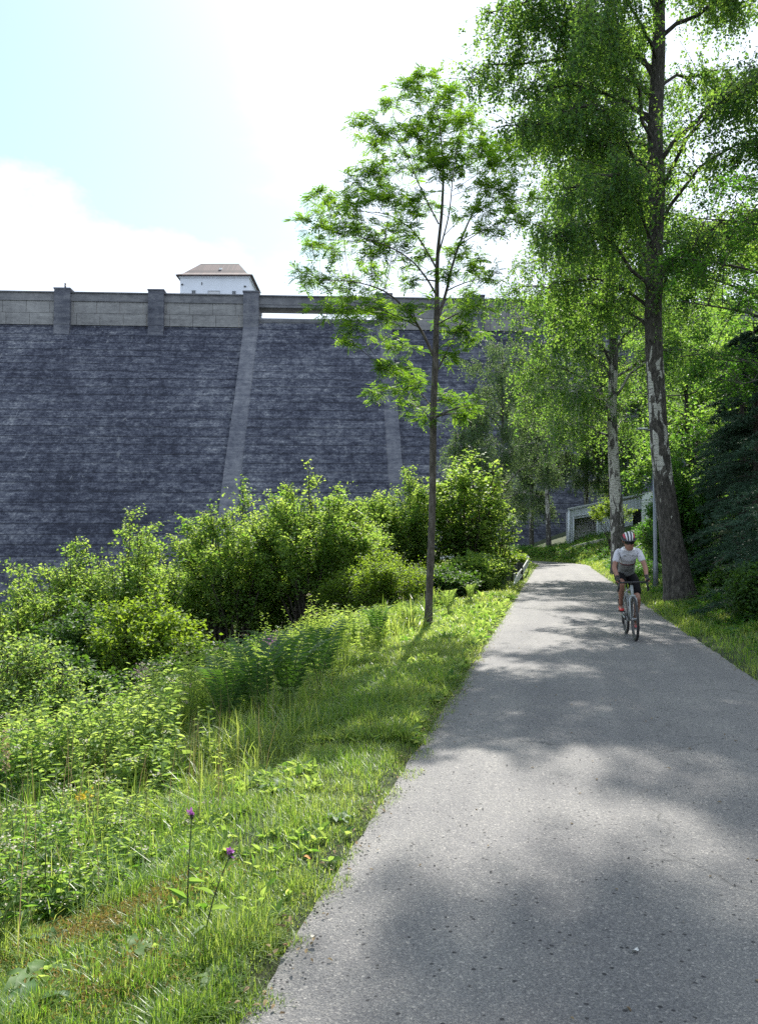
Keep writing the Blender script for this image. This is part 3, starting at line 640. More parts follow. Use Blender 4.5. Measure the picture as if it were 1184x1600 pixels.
def bark(name, base, dark, light, scale=6, white=None):
    m, nt, b = newmat(name); n = nt.nodes.new; l = nt.links.new
    tc = n('ShaderNodeTexCoord')
    mp = n('ShaderNodeMapping'); mp.inputs['Scale'].default_value = (scale * 1.4, scale * 1.4, scale * .5); l(tc.outputs['Object'], mp.inputs['Vector'])
    no = n('ShaderNodeTexNoise'); no.inputs['Scale'].default_value = 1.6; no.inputs['Detail'].default_value = 9; no.inputs['Roughness'].default_value = .68; l(mp.outputs[0], no.inputs['Vector'])
    r = ramp(nt, no.outputs['Fac'], [(.34, dark), (.5, base), (.66, light)]); outc = r.outputs[0]
    if white:
        # birch: pale papery patches with thin dark lenticels, giving way to fissured bark near the ground
        z0, z1, thr, ztop_ = white
        mp2 = n('ShaderNodeMapping'); mp2.inputs['Scale'].default_value = (5.2, 5.2, 1.7); l(tc.outputs['Object'], mp2.inputs['Vector'])
        n2 = n('ShaderNodeTexNoise'); n2.inputs['Scale'].default_value = 1.0; n2.inputs['Detail'].default_value = 3; n2.inputs['Roughness'].default_value = .5; n2.inputs['Distortion'].default_value = .6; l(mp2.outputs[0], n2.inputs['Vector'])
        sp = n('ShaderNodeSeparateXYZ'); l(tc.outputs['Object'], sp.inputs[0])
        mr = n('ShaderNodeMapRange'); mr.inputs['From Min'].default_value = z0; mr.inputs['From Max'].default_value = z1; mr.inputs['To Min'].default_value = -.4; mr.inputs['To Max'].default_value = 0; l(sp.outputs['Z'], mr.inputs['Value'])
        mt = n('ShaderNodeMapRange'); mt.inputs['From Min'].default_value = ztop_; mt.inputs['From Max'].default_value = ztop_ + 1.8; mt.inputs['To Min'].default_value = 0; mt.inputs['To Max'].default_value = -.2; l(sp.outputs['Z'], mt.inputs['Value'])  # pale patches fade out higher up: backlit shade of the upper trunk painted in
        am = n('ShaderNodeMath'); am.operation = 'ADD'; l(mr.outputs[0], am.inputs[0]); l(mt.outputs[0], am.inputs[1])
        ad = n('ShaderNodeMath'); ad.operation = 'ADD'; l(n2.outputs['Fac'], ad.inputs[0]); l(am.outputs[0], ad.inputs[1])
        r2 = ramp(nt, ad.outputs[0], [(thr, (0, 0, 0)), (thr + .02, (1, 1, 1))])
        mp3 = n('ShaderNodeMapping'); mp3.inputs['Scale'].default_value = (5, 5, 38); l(tc.outputs['Object'], mp3.inputs['Vector'])
        n3 = n('ShaderNodeTexNoise'); n3.inputs['Scale'].default_value = 1.0; n3.inputs['Detail'].default_value = 4; l(mp3.outputs[0], n3.inputs['Vector'])
        r3 = ramp(nt, n3.outputs['Fac'], [(.36, (.07, .065, .06)), (.42, (.34, .33, .30)), (.6, (.50, .49, .45))])
        mx_ = n('ShaderNodeMix'); mx_.data_type = 'RGBA'; l(r2.outputs[0], mx_.inputs[0]); l(outc, mx_.inputs[6]); l(r3.outputs[0], mx_.inputs[7]); outc = mx_.outputs[2]
    l(outc, b.inputs['Base Color']); b.inputs['Roughness'].default_value = .9
    bp = n('ShaderNodeBump'); bp.inputs['Distance'].default_value = .04; bp.inputs['Strength'].default_value = .9; l(no.outputs['Fac'], bp.inputs['Height']); l(bp.outputs[0], b.inputs['Normal'])
    return m
B_grey = bark('bark_grey', (.075, .064, .052), (.028, .024, .02), (.15, .135, .12))
B_dark = bark('bark_dark', (.05, .042, .034), (.018, .015, .013), (.10, .09, .08))
B_birch = bark('bark_birch', (.055, .049, .043), (.014, .013, .012), (.13, .12, .105), 7, (-.8, 4.2, .50, 5.6))
B_birch2 = bark('bark_birch_pale', (.07, .065, .06), (.025, .022, .02), (.17, .16, .15), 7, (-1.5, 4.0, .45, 9.0))
B_twig = simple('green_stem', (.10, .15, .04), .7, nz=.3)
B_twigb = simple('brown_stem', (.09, .07, .045), .8, nz=.3)

def trunk(a, pts, radii, m=14, flare=None, rough=.06):
    C = catmull(pts, 8); r = np.interp(np.linspace(0, 1, len(C)), np.linspace(0, 1, len(radii)), radii)
    T = nrm(np.gradient(C, axis=0)); U = nrm(np.cross(T, [0, 1, .01])); W_ = np.cross(T, U)
    an = np.arange(m) / m * 2 * math.pi; V = []
    for k in range(len(C)):
        rr = r[k] * (1 + (vn(an * 1.7 + 3, np.full(m, k * .35), 1) - .5) * rough * 2)
        if flare is not None:
            f = max(0, 1 - k / (len(C) * flare)) ** 2; rr = rr * (1 + f * .14 * (1 + .8 * np.sin(an * 5 + 1)))
        V.append(C[k] + rr[:, None] * (np.cos(an)[:, None] * U[k] + np.sin(an)[:, None] * W_[k]))
    a.grid(np.stack(V, 1), m, len(C), closeu=True)
    return C, r

def new_tree(name, base, label, cat, group=None):
    e = empty(name, tuple(base)); tag(e, label, cat, group); return e

def birch(base, top_pts, radii, label, group, mats, n_limb=34, z0=4.0, reach=4.2, seed=1, leaf=.055, strands=26, leafs=46, m_leaf=None, hang=(.5, 1.5), low_hang=None, side=None, top_side=None, name='birch_tree', limb_r=.055):
    global rng
    keep = rng; rng = np.random.default_rng(seed)
    t_ = new_tree(name, base, label, 'tree', group); b0 = np.array(base, float)
    a = Acc(); C, r = trunk(a, np.asarray(top_pts) - b0, radii, flare=.055)
    lv = Acc(); H = C[-1, 2]
    ga = rng.uniform(0, 6.28)
    LP, LR, SP, SS = [], [], [], []
    for i in range(n_limb):
        f = (i + rng.uniform(0, 1)) / n_limb; z = z0 + (H - z0) * f ** .95
        k = int(np.clip(np.searchsorted(C[:, 2], z), 0, len(C) - 1)); o = C[k]
        ga += 2.4 + rng.normal(0, .3); az = ga
        if side is not None and rng.random() < side[1]: az = side[0] + rng.normal(0, .5)
        prof = (1 - f) ** .55 * .85 + .22 if f > .25 else .72 + f
        if top_side is not None and f > .36:
            prof *= 1.22
            if rng.random() < .35: az = top_side + rng.normal(0, .45)
        Ln = reach * prof * rng.uniform(.75, 1.1)
        d = np.array([math.cos(az), math.sin(az), 0]); rise = Ln * rng.uniform(.25, .65)
        P = bez(o, o + d * Ln * .45 + [0, 0, rise * 1.1], o + d * Ln + [0, 0, rise * .55], 9)[0]
        P[1:-1] += rng.normal(0, .03 * Ln, (7, 3)) * .5
        rr = np.linspace(min(r[k] * .55, limb_r * (.5 + Ln / reach)), .008, 9)
        LP.append(P); LR.append(rr)
        ns = int(strands * Ln / reach)
        t = rng.uniform(.22, 1.0, ns) ** .8; idx = t * 8; i0 = np.clip(idx.astype(int), 0, 7)
        st = P[i0] + (P[i0 + 1] - P[i0]) * (idx - i0)[:, None]
        sdv = rdir(ns, .12, .5) * (rng.uniform(.25, 1.0, ns) * (1.25 - .5 * t) * min(1.3, reach * .3))[:, None]
        SP.append(st); SS.append(sdv)
    a.tubes(np.array(LP), np.array(LR), 6)
    st = np.vstack(SP); sdv = np.vstack(SS); n = len(st)
    tw = bez(st, st + sdv * .6 + [0, 0, .12], st + sdv, 4); a.tubes(tw, np.broadcast_to(np.linspace(.012, .004, 4), (n, 4)), 4)
    # hanging strands with leaves: three from each side twig
    E_ = np.repeat(tw[:, 1:], 1, axis=1).reshape(-1, 3); m_ = len(E_)
    hl = rng.uniform(*hang, m_); dr = rng.normal(0, .24, (m_, 3)); dr[:, 2] = 0
    EndP = E_ + dr * hl[:, None] + np.array([0, 0, -1]) * hl[:, None]
    Sd = bez(E_, E_ + dr * .8 * hl[:, None] + [0, 0, -.25], EndP, 4)
    a.tubes(Sd, np.full((m_, 4), .0028), 3)
    kk = leafs // 3; tt = rng.uniform(0, 1, (m_, kk)); ww = (1 - tt)
    A_, B_, C_ = Sd[:, 0], Sd[:, 1], Sd[:, 3]
    Pl = (A_[:, None] * ww[..., None] + C_[:, None] * tt[..., None]) + (B_ - (A_ * 2 + C_) / 3)[:, None] * (2 * tt * ww)[..., None]
    Pl = Pl.reshape(-1, 3) + rng.normal(0, .055, (m_ * kk, 3))
    tn = np.clip(np.repeat(rng.normal(.5, .18, m_), kk) + rng.normal(0, .15, m_ * kk), 0, 1)
    leaf_cloud(lv, Pl, rdir(len(Pl), -.5, .6), leaf, .72, 'rhomb', .45, tn, 0, .3)
    a.build('trunk', mats, t_); lv.build('crown', m_leaf, t_)
    rng = keep
    return t_

def blobs_tree(t_, skel, rad, blobs, leaf_fn, a, lv, tw_n=7, K=5, per=14, zsq=.7, spread=.2):
    "skeleton polylines (local coords); each blob is reached by a curved branch and filled with leafy twigs"
    SK = np.vstack([catmull(s, 6) for s in skel]); RK = np.concatenate([np.interp(np.linspace(0, 1, len(catmull(s, 6))), np.linspace(0, 1, len(r)), r) for s, r in zip(skel, rad)])
    BP, BR, TP = [], [], []
    for c, rb in blobs:
        c = np.array(c, float); d = np.linalg.norm((SK - c) * [1, 1, .8], axis=1) + np.clip(SK[:, 2] - (c[2] - .15 * abs(c[0])), 0, 9) * 3
        k = d.argmin(); o = SK[k]; dd = np.linalg.norm(c - o)
        mid = o * .45 + c * .55 + np.array([0, 0, .10 * dd]) + rng.normal(0, .05 * dd, 3)
        BP.append(bez(o, mid, c, 6)[0]); BR.append(np.linspace(min(RK[k] * .5, .012 + .012 * dd), .006, 6))
        nt_ = max(3, int(tw_n * (rb / .35) ** 1.5)); dirs = rdir(nt_, .15, zsq)
        s0 = c + rng.normal(0, spread * rb, (nt_, 3)) * [1, 1, .6]; TP.append(np.stack([s0, s0 + dirs * rb * rng.uniform(.5, 1.05, nt_)[:, None] * (1 if spread < .3 else .8)], 1))
    a.tubes(np.array(BP), np.array(BR), 5)
    T_ = np.vstack(TP); tw = bez(T_[:, 0], (T_[:, 0] + T_[:, 1]) / 2 + [0, 0, .03], T_[:, 1], 3); a.tubes(tw, np.broadcast_to([.006, .004, .003], (len(tw), 3)), 3)
    leaf_fn(lv, T_, per)
    # a few leaves along the outer branches too
    BB = np.array(BP); leaf_fn(lv, BB[:, 3:6:2], per // 2)

def pinnate(lv, T_, per, size=.20, mat=0, pairs=5):
    n = len(T_); t = rng.uniform(.1, 1.05, (n, per))[..., None]
    P = (T_[:, 0][:, None] * (1 - t) + T_[:, 1][:, None] * t).reshape(-1, 3); m_ = len(P)
    tw = np.repeat(nrm(T_[:, 1] - T_[:, 0]), per, axis=0)
    D = nrm(tw * .7 + rdir(m_, -.15, .35)); L_ = size * rng.uniform(.7, 1.15, m_)[:, None]
    nr = rng.normal(0, .33, (m_, 3)); nr[:, 2] += 1; S = nrm(np.cross(D, nr))
    cen = np.clip(rng.normal(.5, .22, m_), 0, 1)
    for k in range(pairs):
        f = .22 + .7 * k / pairs
        for sg in (-1, 1):
            Q = P + D * L_ * f - np.array([0, 0, .18]) * L_ * f * f; dl = nrm(D * .45 + S * sg)
            leaf1(lv, Q, dl, nr, L_[:, 0] * .36 * (1 - .25 * abs(f - .5)), .36, cen, mat)
    Q = P + D * L_ * .9 - np.array([0, 0, .18]) * L_ * .8; leaf1(lv, Q, D, nr, L_[:, 0] * .38, .36, cen, mat)

def leaf1(lv, P, D, nr, size, aspect, tint, mat):
    n = len(P); S = nrm(np.cross(D, nr)); Nn = np.cross(S, D); L_ = size[:, None]; W_ = L_ * aspect * .5
    V = np.stack([P, P + D * L_ * .45 + S * W_ + Nn * L_ * .06, P + D * L_, P + D * L_ * .45 - S * W_ + Nn * L_ * .06], 1).reshape(-1, 3)
    lv.add(V, np.arange(n)[:, None] * 4 + np.arange(4)[None], np.clip(tint + rng.normal(0, .06, n), 0, 1), mat)

def simple_leaves(size, aspect=.6, shape='rhomb', up=.7, droop=.15, jit=.06):
    def fn(lv, T_, per):
        n = len(T_); t = rng.uniform(.0, 1.08, (n, per))[..., None]
        P = (T_[:, 0][:, None] * (1 - t) + T_[:, 1][:, None] * t).reshape(-1, 3) + rng.normal(0, jit, (n * per, 3))
        tw = np.repeat(nrm(T_[:, 1] - T_[:, 0]), per, axis=0)
        tn = np.clip(np.repeat(rng.normal(.5, .16, n), per) + rng.normal(0, .17, n * per), 0, 1)
        leaf_cloud(lv, P, tw * .5 + rdir(n * per, 0, .4), size, aspect, shape, up, tn, 0, droop)
    return fn

# leaf materials
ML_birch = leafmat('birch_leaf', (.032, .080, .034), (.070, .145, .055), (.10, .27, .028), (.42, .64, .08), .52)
ML_birchf = leafmat('hazed_birch_leaf', (.05, .10, .045), (.10, .17, .07), (.13, .24, .06), (.25, .36, .10), .4)  # paler copy of the birch leaf, with distance haze put into the colour
ML_rowan = leafmat('rowan_leaf', (.030, .082, .024), (.070, .145, .036), (.13, .32, .014), (.38, .60, .04), .5)
ML_shrub = leafmat('shrub_leaf', (.040, .100, .022), (.14, .22, .055), (.16, .36, .025), (.60, .74, .13), .52)
ML_yell = leafmat('yellow_leaf', (.060, .115, .016), (.12, .19, .03), (.24, .40, .02), (.44, .60, .05), .48)
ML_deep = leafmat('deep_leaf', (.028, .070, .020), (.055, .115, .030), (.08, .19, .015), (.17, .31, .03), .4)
ML_beech = leafmat('beech_leaf', (.026, .080, .020), (.052, .135, .030), (.08, .24, .016), (.19, .42, .035), .46)
ML_con = leafmat('conifer_needle', (.022, .055, .036), (.055, .115, .065), (.03, .08, .03), (.07, .14, .05), .2)
ML_herb = leafmat('herb_leaf', (.042, .105, .030), (.16, .24, .085), (.16, .36, .03), (.64, .76, .16), .50)
ML_grass = leafmat('grass_blade', (.050, .12, .020), (.19, .25, .075), (.18, .38, .016), (.64, .70, .15), .5, .4, .45)
ML_fern = leafmat('fern_leaf', (.030, .080, .026), (.070, .135, .045), (.07, .19, .02), (.22, .42, .04), .35)
ML_dry = leafmat('dry_stalk', (.20, .15, .08), (.32, .26, .15), (.25, .18, .08), (.4, .3, .15), .3)

# ------------------------------------------------------------------ the young tree by the verge
bx = at(668, 974, 15.9); bz = gz(bx[0], bx[1]); bx[2] = bz - .12
rt_ = new_tree('young_rowan_tree', bx, 'slender young tree with thin straight trunk and feathery leaves on the left verge', 'tree')
def P16(px, py, dd=0.0): return at(px, py, 16 + dd) - bx
tp = [np.zeros(3), P16(669.5, 950), P16(671.5, 900), P16(674.5, 820), P16(676, 720), P16(677, 640), P16(680, 560), P16(682, 480, .05), P16(683.5, 400, .1), P16(690, 330, .1), P16(692, 260, .1), P16(686, 190, .05)]
a_ = Acc(); trunk(a_, tp, [.10, .078, .073, .071, .069, .066, .062, .052, .038, .028, .02, .01], 12, flare=.05, rough=.04)
br = [([P16(677, 556), P16(655, 512, -.1), P16(628, 478, -.25), P16(600, 455, -.4), P16(556, 441, -.6), P16(500, 437, -.8)], [.032, .026, .02, .015, .01, .005]),
      ([P16(681, 508), P16(697, 455, .1), P16(705, 420, .2), P16(720, 375, .3), P16(748, 315, .45), P16(786, 272, .6)], [.036, .03, .026, .021, .014, .006]),
      ([P16(682, 420), P16(662, 385, .3), P16(640, 356, .5), P16(600, 334, .8), P16(540, 330, 1.0)], [.022, .018, .014, .010, .005]),
      ([P16(681, 460), P16(664, 432, -.4), P16(640, 405, -.8), P16(600, 382, -1.1), P16(545, 365, -1.3)], [.022, .018, .014, .01, .005]),
      ([P16(678, 590), P16(702, 540, .3), P16(724, 500, .6), P16(760, 465, .9)], [.018, .014, .01, .005]),
      ([P16(684, 400), P16(700, 340, -.3), P16(706, 290, -.5), P16(712, 230, -.6)], [.018, .014, .01, .005]),
      ([P16(677, 640), P16(655, 612, .3), P16(628, 590, .5), P16(596, 575, .7)], [.014, .011, .008, .004]),
      ([P16(676, 660), P16(660, 640, -.3), P16(640, 620, -.5)], [.01, .008, .004]),
      ([P16(685, 350), P16(655, 290, .1), P16(625, 225, .1), P16(585, 200, .2)], [.016, .012, .009, .004])]
for s, r in br: 
    C = catmull(s, 6); a_.tubes(C, np.interp(np.linspace(0, 1, len(C)), np.linspace(0, 1, len(r)), r)[None], 7)
bl = [(668,116,13),(640,136,18),(612,160,16),(572,192,17),(604,204,22),(676,160,26),(700,148,17),(644,208,23),(694,192,28),(728,184,17),(578,228,16),(590,258,20),(680,228,33),(716,240,28),(552,280,14),(592,282,24),(644,258,24),(692,260,30),
 (496,304,13),(520,322,22),(560,316,26),(608,312,26),(656,318,30),(748,224,18),(782,246,26),(762,288,26),(794,296,28),(740,330,22),(498,352,20),(487,380,17),(516,392,20),(540,358,24),(580,370,27),(628,358,24),(660,400,18),
 (612,394,24),(722,398,25),(742,422,22),(768,434,18),(475,432,14),(500,444,19),(540,444,23),(588,430,22),(552,472,24),(512,486,18),(544,532,13),(552,508,17),(596,500,24),(588,472,16),(644,488,22),(722,462,20),
 (704,500,22),(732,524,22),(700,556,18),(620,540,20),(600,572,20),(628,578,18),(590,612,15),(644,608,24),(704,624,20),(664,652,13),(638,636,14),(800,340,22),(700,430,16),(640,440,16),(740,480,16),(760,360,18),(576,400,16),(720,648,14),(740,632,12)]
blobs = []
for x, y, r in bl:
    dd = np.clip(rng.normal(0, .75), -1.5, 1.5) * (1 if y > 180 else .4); blobs.append((at(x, y, 16 + dd) - bx, r / F * 16))
lv = Acc(); blobs_tree(rt_, [tp[4:]] + [s for s, _ in br], [[.077, .01]] + [r for _, r in br], blobs, pinnate, a_, lv, tw_n=34, per=5, zsq=.5, spread=.62)
a_.build('trunk', B_grey, rt_); lv.build('crown', ML_rowan, rt_)

# ------------------------------------------------------------------ birches
p0 = at(1063, 938, 20.6); p0[2] = gz(p0[0], p0[1]) - .15
def P20(px, py, d=20.6): return at(px, py, d)
t1 = [p0, P20(1054, 880), P20(1042, 800), P20(1031, 700), P20(1024, 600), P20(1020, 500), P20(1022, 400), P20(1025, 300), P20(1023, 200), P20(1028, 80), P20(1030, -100, 20.8), P20(1036, -400, 21), P20(1040, -800, 21.2)]
birch(p0, t1, [.42, .32, .27, .235, .22, .215, .21, .21, .20, .17, .13, .09, .03], 'tall thick leaning birch with dark fissured base beside the lane', 'birches by the lane', B_birch,
      n_limb=84, z0=6.6, reach=4.85, seed=4, leaf=.084, strands=74, leafs=66, m_leaf=ML_birch, hang=(.25, 1.15), top_side=-1.75, side=(math.pi, .22), limb_r=.045)
p0 = at(966, 868, 37); p0[2] = gz(p0[0], p0[1]) - .15
def P37(px, py, d=37): return at(px, py, d)
t2 = [p0, P37(963, 800), P37(958, 720), P37(956, 640), P37(958, 540), P37(952, 440), P37(950, 330), P37(948, 220), P37(946, 90)]
birch(p0, t2, [.36, .29, .25, .225, .20, .17, .13, .09, .03], 'thinner pale barked birch behind the cyclist', 'birches by the lane', B_birch2,
      n_limb=62, z0=5.6, reach=5.8, seed=9, leaf=.11, strands=46, leafs=54, m_leaf=ML_birch, hang=(.5, 1.9), side=(math.pi, .2))
# ------------------------------------------------------------------ far birches before the dam
def far_tree(px, pyb, d, pyt, lean, label, seed, reach, group='trees between the bend and the dam', z0=3.0, mats=None, ml=None, n_limb=30, r0=.24, leaf=.13, strands=44, leafs=48, hang=(.6, 1.8)):
    p = at(px, pyb, d); p[2] = gz(p[0], p[1]) - .1; tpx = px + lean
    q = [p] + [np.array([*(p[:2] + (at(px + lean * f, 800, d)[:2] - at(px, 800, d)[:2])), p[2] + (at(px, pyt, d)[2] - p[2]) * f]) for f in (.2, .4, .6, .8, 1)]
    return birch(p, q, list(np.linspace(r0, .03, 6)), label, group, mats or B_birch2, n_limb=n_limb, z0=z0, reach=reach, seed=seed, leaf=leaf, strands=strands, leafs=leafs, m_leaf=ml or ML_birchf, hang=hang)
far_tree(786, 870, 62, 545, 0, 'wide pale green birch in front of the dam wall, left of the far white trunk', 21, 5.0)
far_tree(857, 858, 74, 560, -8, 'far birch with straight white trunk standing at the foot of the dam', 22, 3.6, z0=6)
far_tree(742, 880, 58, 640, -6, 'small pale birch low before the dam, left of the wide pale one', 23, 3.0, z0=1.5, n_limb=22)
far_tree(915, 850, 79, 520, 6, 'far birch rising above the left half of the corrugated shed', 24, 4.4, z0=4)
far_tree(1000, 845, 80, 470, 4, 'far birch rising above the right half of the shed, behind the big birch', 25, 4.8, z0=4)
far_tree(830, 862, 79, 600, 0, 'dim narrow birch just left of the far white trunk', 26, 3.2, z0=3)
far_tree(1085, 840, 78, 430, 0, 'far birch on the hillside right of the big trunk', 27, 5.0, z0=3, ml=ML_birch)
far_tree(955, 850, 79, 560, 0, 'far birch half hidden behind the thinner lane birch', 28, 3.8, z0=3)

# ------------------------------------------------------------------ shrubs
def shrub(name, px, d, pyt, rad, label, seed, ml, group=None, cat='shrub', leaf=.10, nst=40, ntw=24, per=24, hfac=1.0, shape='rhomb', aspect=.7, up=.62, twl=.62, low=.22, bark_=None, base_z=None, flat=.30):
    global rng
    keep = rng; rng = np.random.default_rng(seed)
    X = (px - 592) / F * d; zg = gz(X, d) - .1 if base_z is None else base_z; H = at(px, pyt, d)[2] - zg
    t_ = new_tree(name, (X, d, zg), label, cat, group)
    ph = rng.uniform(0, 6.28, nst); rh = np.sqrt(rng.uniform(0, 1, nst)); hh = H * (1 - flat * rh ** 2) * rng.uniform(.80, .97, nst)
    hh[0] = H; rh[0] = .1
    B = np.stack([.12 * rad * np.cos(ph), .12 * rad * np.sin(ph), np.zeros(nst)], 1)
    Tp = np.stack([rad * rh * np.cos(ph), rad * rh * np.sin(ph), hh], 1); Md = np.stack([rad * rh * .45 * np.cos(ph), rad * rh * .45 * np.sin(ph), hh * .62], 1)
    K = 8; S = bez(B, Md, Tp, K); S[:, 1:-1] += rng.normal(0, .06, (nst, K - 2, 3))
    a = Acc(); a.tubes(S, np.linspace(1, .2, K)[None] * (.010 + .007 * H) * rng.uniform(.7, 1.2, nst)[:, None], 5)
    t = low + (1 - low) * rng.uniform(0, 1, (nst, ntw)) ** .75; idx = t * (K - 1); i0 = np.clip(idx.astype(int), 0, K - 2); r_ = np.arange(nst)[:, None]
    st = (S[r_, i0] + (S[r_, i0 + 1] - S[r_, i0]) * (idx - i0)[..., None]).reshape(-1, 3); tf = t.ravel()
    n = len(st); out = st * [1, 1, 0]; out = nrm(out + rng.normal(0, .5 * rad, (n, 3)) * [1, 1, 0])
    d_ = nrm(out + rdir(n, .35, .6) * .7); Ln = twl * rad ** .5 * rng.uniform(.5, 1.2, n) * (1.15 - .6 * tf)
    en = st + d_ * Ln[:, None]
    # keep the outline lumpy: pull in twigs where a slow noise is low
    lump = vn(np.arctan2(en[:, 1], en[:, 0]) * 1.6 + seed, en[:, 2] * .9, .8); en = st + (en - st) * (.45 + .85 * lump)[:, None]
    tw = bez(st, (st + en) / 2 + [0, 0, .04], en, 3); a.tubes(tw, np.broadcast_to([.007, .005, .003], (n, 3)), 3)
    lv = Acc(); simple_leaves(leaf, aspect, shape, up, .15, .05 + leaf * .3)(lv, np.stack([st, en], 1), per)
    a.build('stems', bark_ or B_dark, t_); lv.build('foliage', ml, t_)
    rng = keep
    return t_
GS = 'leafy shrubs on the slope below the dam'
shrub('shrub', 25, 22, 893, 2.2, 'broad light green shrub at the left picture edge below the dam', 31, ML_shrub, GS)
shrub('shrub', 110, 24, 836, 2.0, 'rounded light green shrub between the left edge one and the tall bushy alder', 32, ML_shrub, GS)
shrub('alder_bush', 212, 24.5, 795, 2.4, 'tall pale green alder bush topping out left of the long dam pilaster', 33, ML_shrub, GS, nst=46)
shrub('alder_bush', 368, 24.5, 757, 2.0, 'leafy alder bush directly below the long leaning pilaster', 34, ML_shrub, GS, nst=44, low=.36)
shrub('alder_bush', 487, 24, 737, 2.1, 'tallest full green alder bush left of the young tree', 35, ML_shrub, GS, nst=50, low=.4)
shrub('shrub', 235, 19, 915, 1.5, 'low bright yellow green bush in front of the alders', 36, ML_yell, GS)
shrub('shrub', 130, 19.5, 938, 1.5, 'small mid green bush left of the low bright one', 37, ML_deep, GS)
shrub('shrub', 590, 29, 772, 1.7, 'slim pale shrub just left of the young tree trunk', 38, ML_shrub, GS)
shrub('shrub', 645, 30, 731, 1.7, 'pointed green shrub right behind the young tree trunk', 39, ML_shrub, GS, leaf=.1)
shrub('maple_bush', 735, 29.5, 703, 1.95, 'tall bright maple bush between the young tree and the crash barrier', 40, ML_shrub, GS, leaf=.15, nst=40, ntw=17, per=14, up=.8, aspect=.85)
shrub('shrub', 778, 30.5, 775, 1.0, 'thin outlying maple shoot next to the timber posts', 41, ML_shrub, GS, leaf=.14, nst=12, ntw=11, per=9, up=.8, aspect=.85)
shrub('shrub', 600, 21.5, 858, 1.25, 'yellowish feathery bush low behind the young tree', 42, ML_yell, GS, leaf=.06, per=20)
shrub('shrub', 560, 22.5, 885, 1.1, 'olive bush left of the yellowish feathery one', 43, ML_yell, GS, leaf=.06)
shrub('shrub', 690, 24, 892, 1.0, 'low dusty green bush just right of the young tree trunk', 44, ML_deep, GS)
shrub('shrub', 745, 26.5, 868, .9, 'low leafy bush below the tall maple bush', 45, ML_shrub, GS)
shrub('shrub', 794, 40, 864, .75, 'small bush peeping over the crash barrier', 46, ML_yell, GS)
shrub('shrub', 440, 18.5, 992, .8, 'low dark blue green bush at the foot of the tallest alder', 47, ML_deep, GS, leaf=.07)
shrub('shrub', 345, 18.5, 1008, .9, 'dark shrub in the hollow between the bright bush and the ferns', 48, ML_deep, GS)
shrub('shrub', 10, 13.5, 975, 1.3, 'near mid green bush cut by the left picture edge', 49, ML_herb, GS, leaf=.07, per=18)
shrub('shrub', 105, 16, 1015, 1.0, 'dark low bush behind the near left edge bush', 50, ML_deep, GS)
shrub('shrub', 250, 17, 1035, .8, 'shaded low bush under the bright yellow green one', 51, ML_deep, GS)
shrub('shrub', 535, 26, 792, 1.5, 'full green shrub filling the gap between alder and young tree', 52, ML_shrub, GS)
shrub('shrub', 420, 27, 800, 1.6, 'green shrub behind and between the two tallest alders', 53, ML_deep, GS, low=.4)
shrub('shrub', 300, 27, 835, 1.6, 'green shrub in the dip between alder bushes left of the pilaster', 54, ML_shrub, GS)

# right side: deciduous bushes and beeches over the verge
def blobtree(name, base, skel, rad, blobs, label, group, fn, ml, seed, cat='tree', tw_n=9, per=14, bark_=None):
    global rng
    keep = rng; rng = np.random.default_rng(seed); b0 = np.array(base)
    t_ = new_tree(name, b0, label, cat, group); a = Acc(); lv = Acc()
    sk = [np.asarray(s) - b0 for s in skel]
    trunk(a, sk[0], rad[0], 12, flare=.1)
    for s, r in zip(sk[1:], rad[1:]):
        C = catmull(s, 6); a.tubes(C, np.interp(np.linspace(0, 1, len(C)), np.linspace(0, 1, len(r)), r)[None], 7)
    blobs_tree(t_, sk, rad, [(np.array(c) - b0, r) for c, r in blobs], fn, a, lv, tw_n, 5, per)
    a.build('trunk', bark_ or B_dark, t_); lv.build('crown', ml, t_); rng = keep; return t_
# beech reaching in from the right
bb = np.array([10.4, 17.5, 0.0]); bb[2] = gz(10.4, 17.5) - .1
sk = [[bb, bb + (.1, 0, 3), bb + (-.1, .1, 6), bb + (0, 0, 9), bb + (.2, 0, 13)]]; rd_ = [[.24, .2, .16, .12, .04]]
for z, px, py, d in ((4, 1110, 560, 16.5), (5, 1060, 470, 17), (6, 1050, 400, 17.5), (7.2, 1080, 340, 17), (8, 1120, 290, 18), (4.5, 1160, 600, 15), (9, 1170, 230, 19)):
    s0 = bb + (0, 0, z); e = at(px, py, d); sk.append([s0, (s0 + e) / 2 + (0, 0, .35), e]); rd_.append([.05, .03, .008])
r2 = np.random.default_rng(77); bls = []
for _ in range(125):
    px = r2.uniform(1045, 1300); py = r2.uniform(250, 690)
    if py < 330 and px < 1120 - (py - 250) * .4: continue
    if px < 1085 and (py > 520): continue
    if py > 610: continue
    if px < 1062 and (py < 400): continue
    bls.append((at(px, py, r2.uniform(15.3, 19.5)), r2.uniform(.3, .5)))
blobtree('beech_tree', bb, sk, rd_, bls, 'bright green beech reaching in from the right edge across the big birch', 'broadleaf trees on the right bank', simple_leaves(.075, .62, 'rhomb', .85, .05, .05), ML_beech, 61, tw_n=9, per=15)
# a taller beech further back
bb = np.array([15.5, 27.0, 0.0]); bb[2] = gz(15.5, 27) - .1
sk = [[bb, bb + (0, 0, 4), bb + (.1, .1, 8), bb + (0, 0, 12), bb + (.2, 0, 16)]]; rd_ = [[.3, .24, .18, .12, .04]]
bls = [((bb + (r2.normal(0, 2.3), r2.normal(0, 2.0), r2.uniform(2, 15.5))), r2.uniform(.5, .9)) for _ in range(85)]
blobtree('beech_tree', bb, sk, rd_, bls, 'taller beech standing deeper on the right bank behind the lamp post line', 'broadleaf trees on the right bank', simple_leaves(.12, .62, 'rhomb', .8, .05, .08), ML_beech, 62, tw_n=5, per=14)
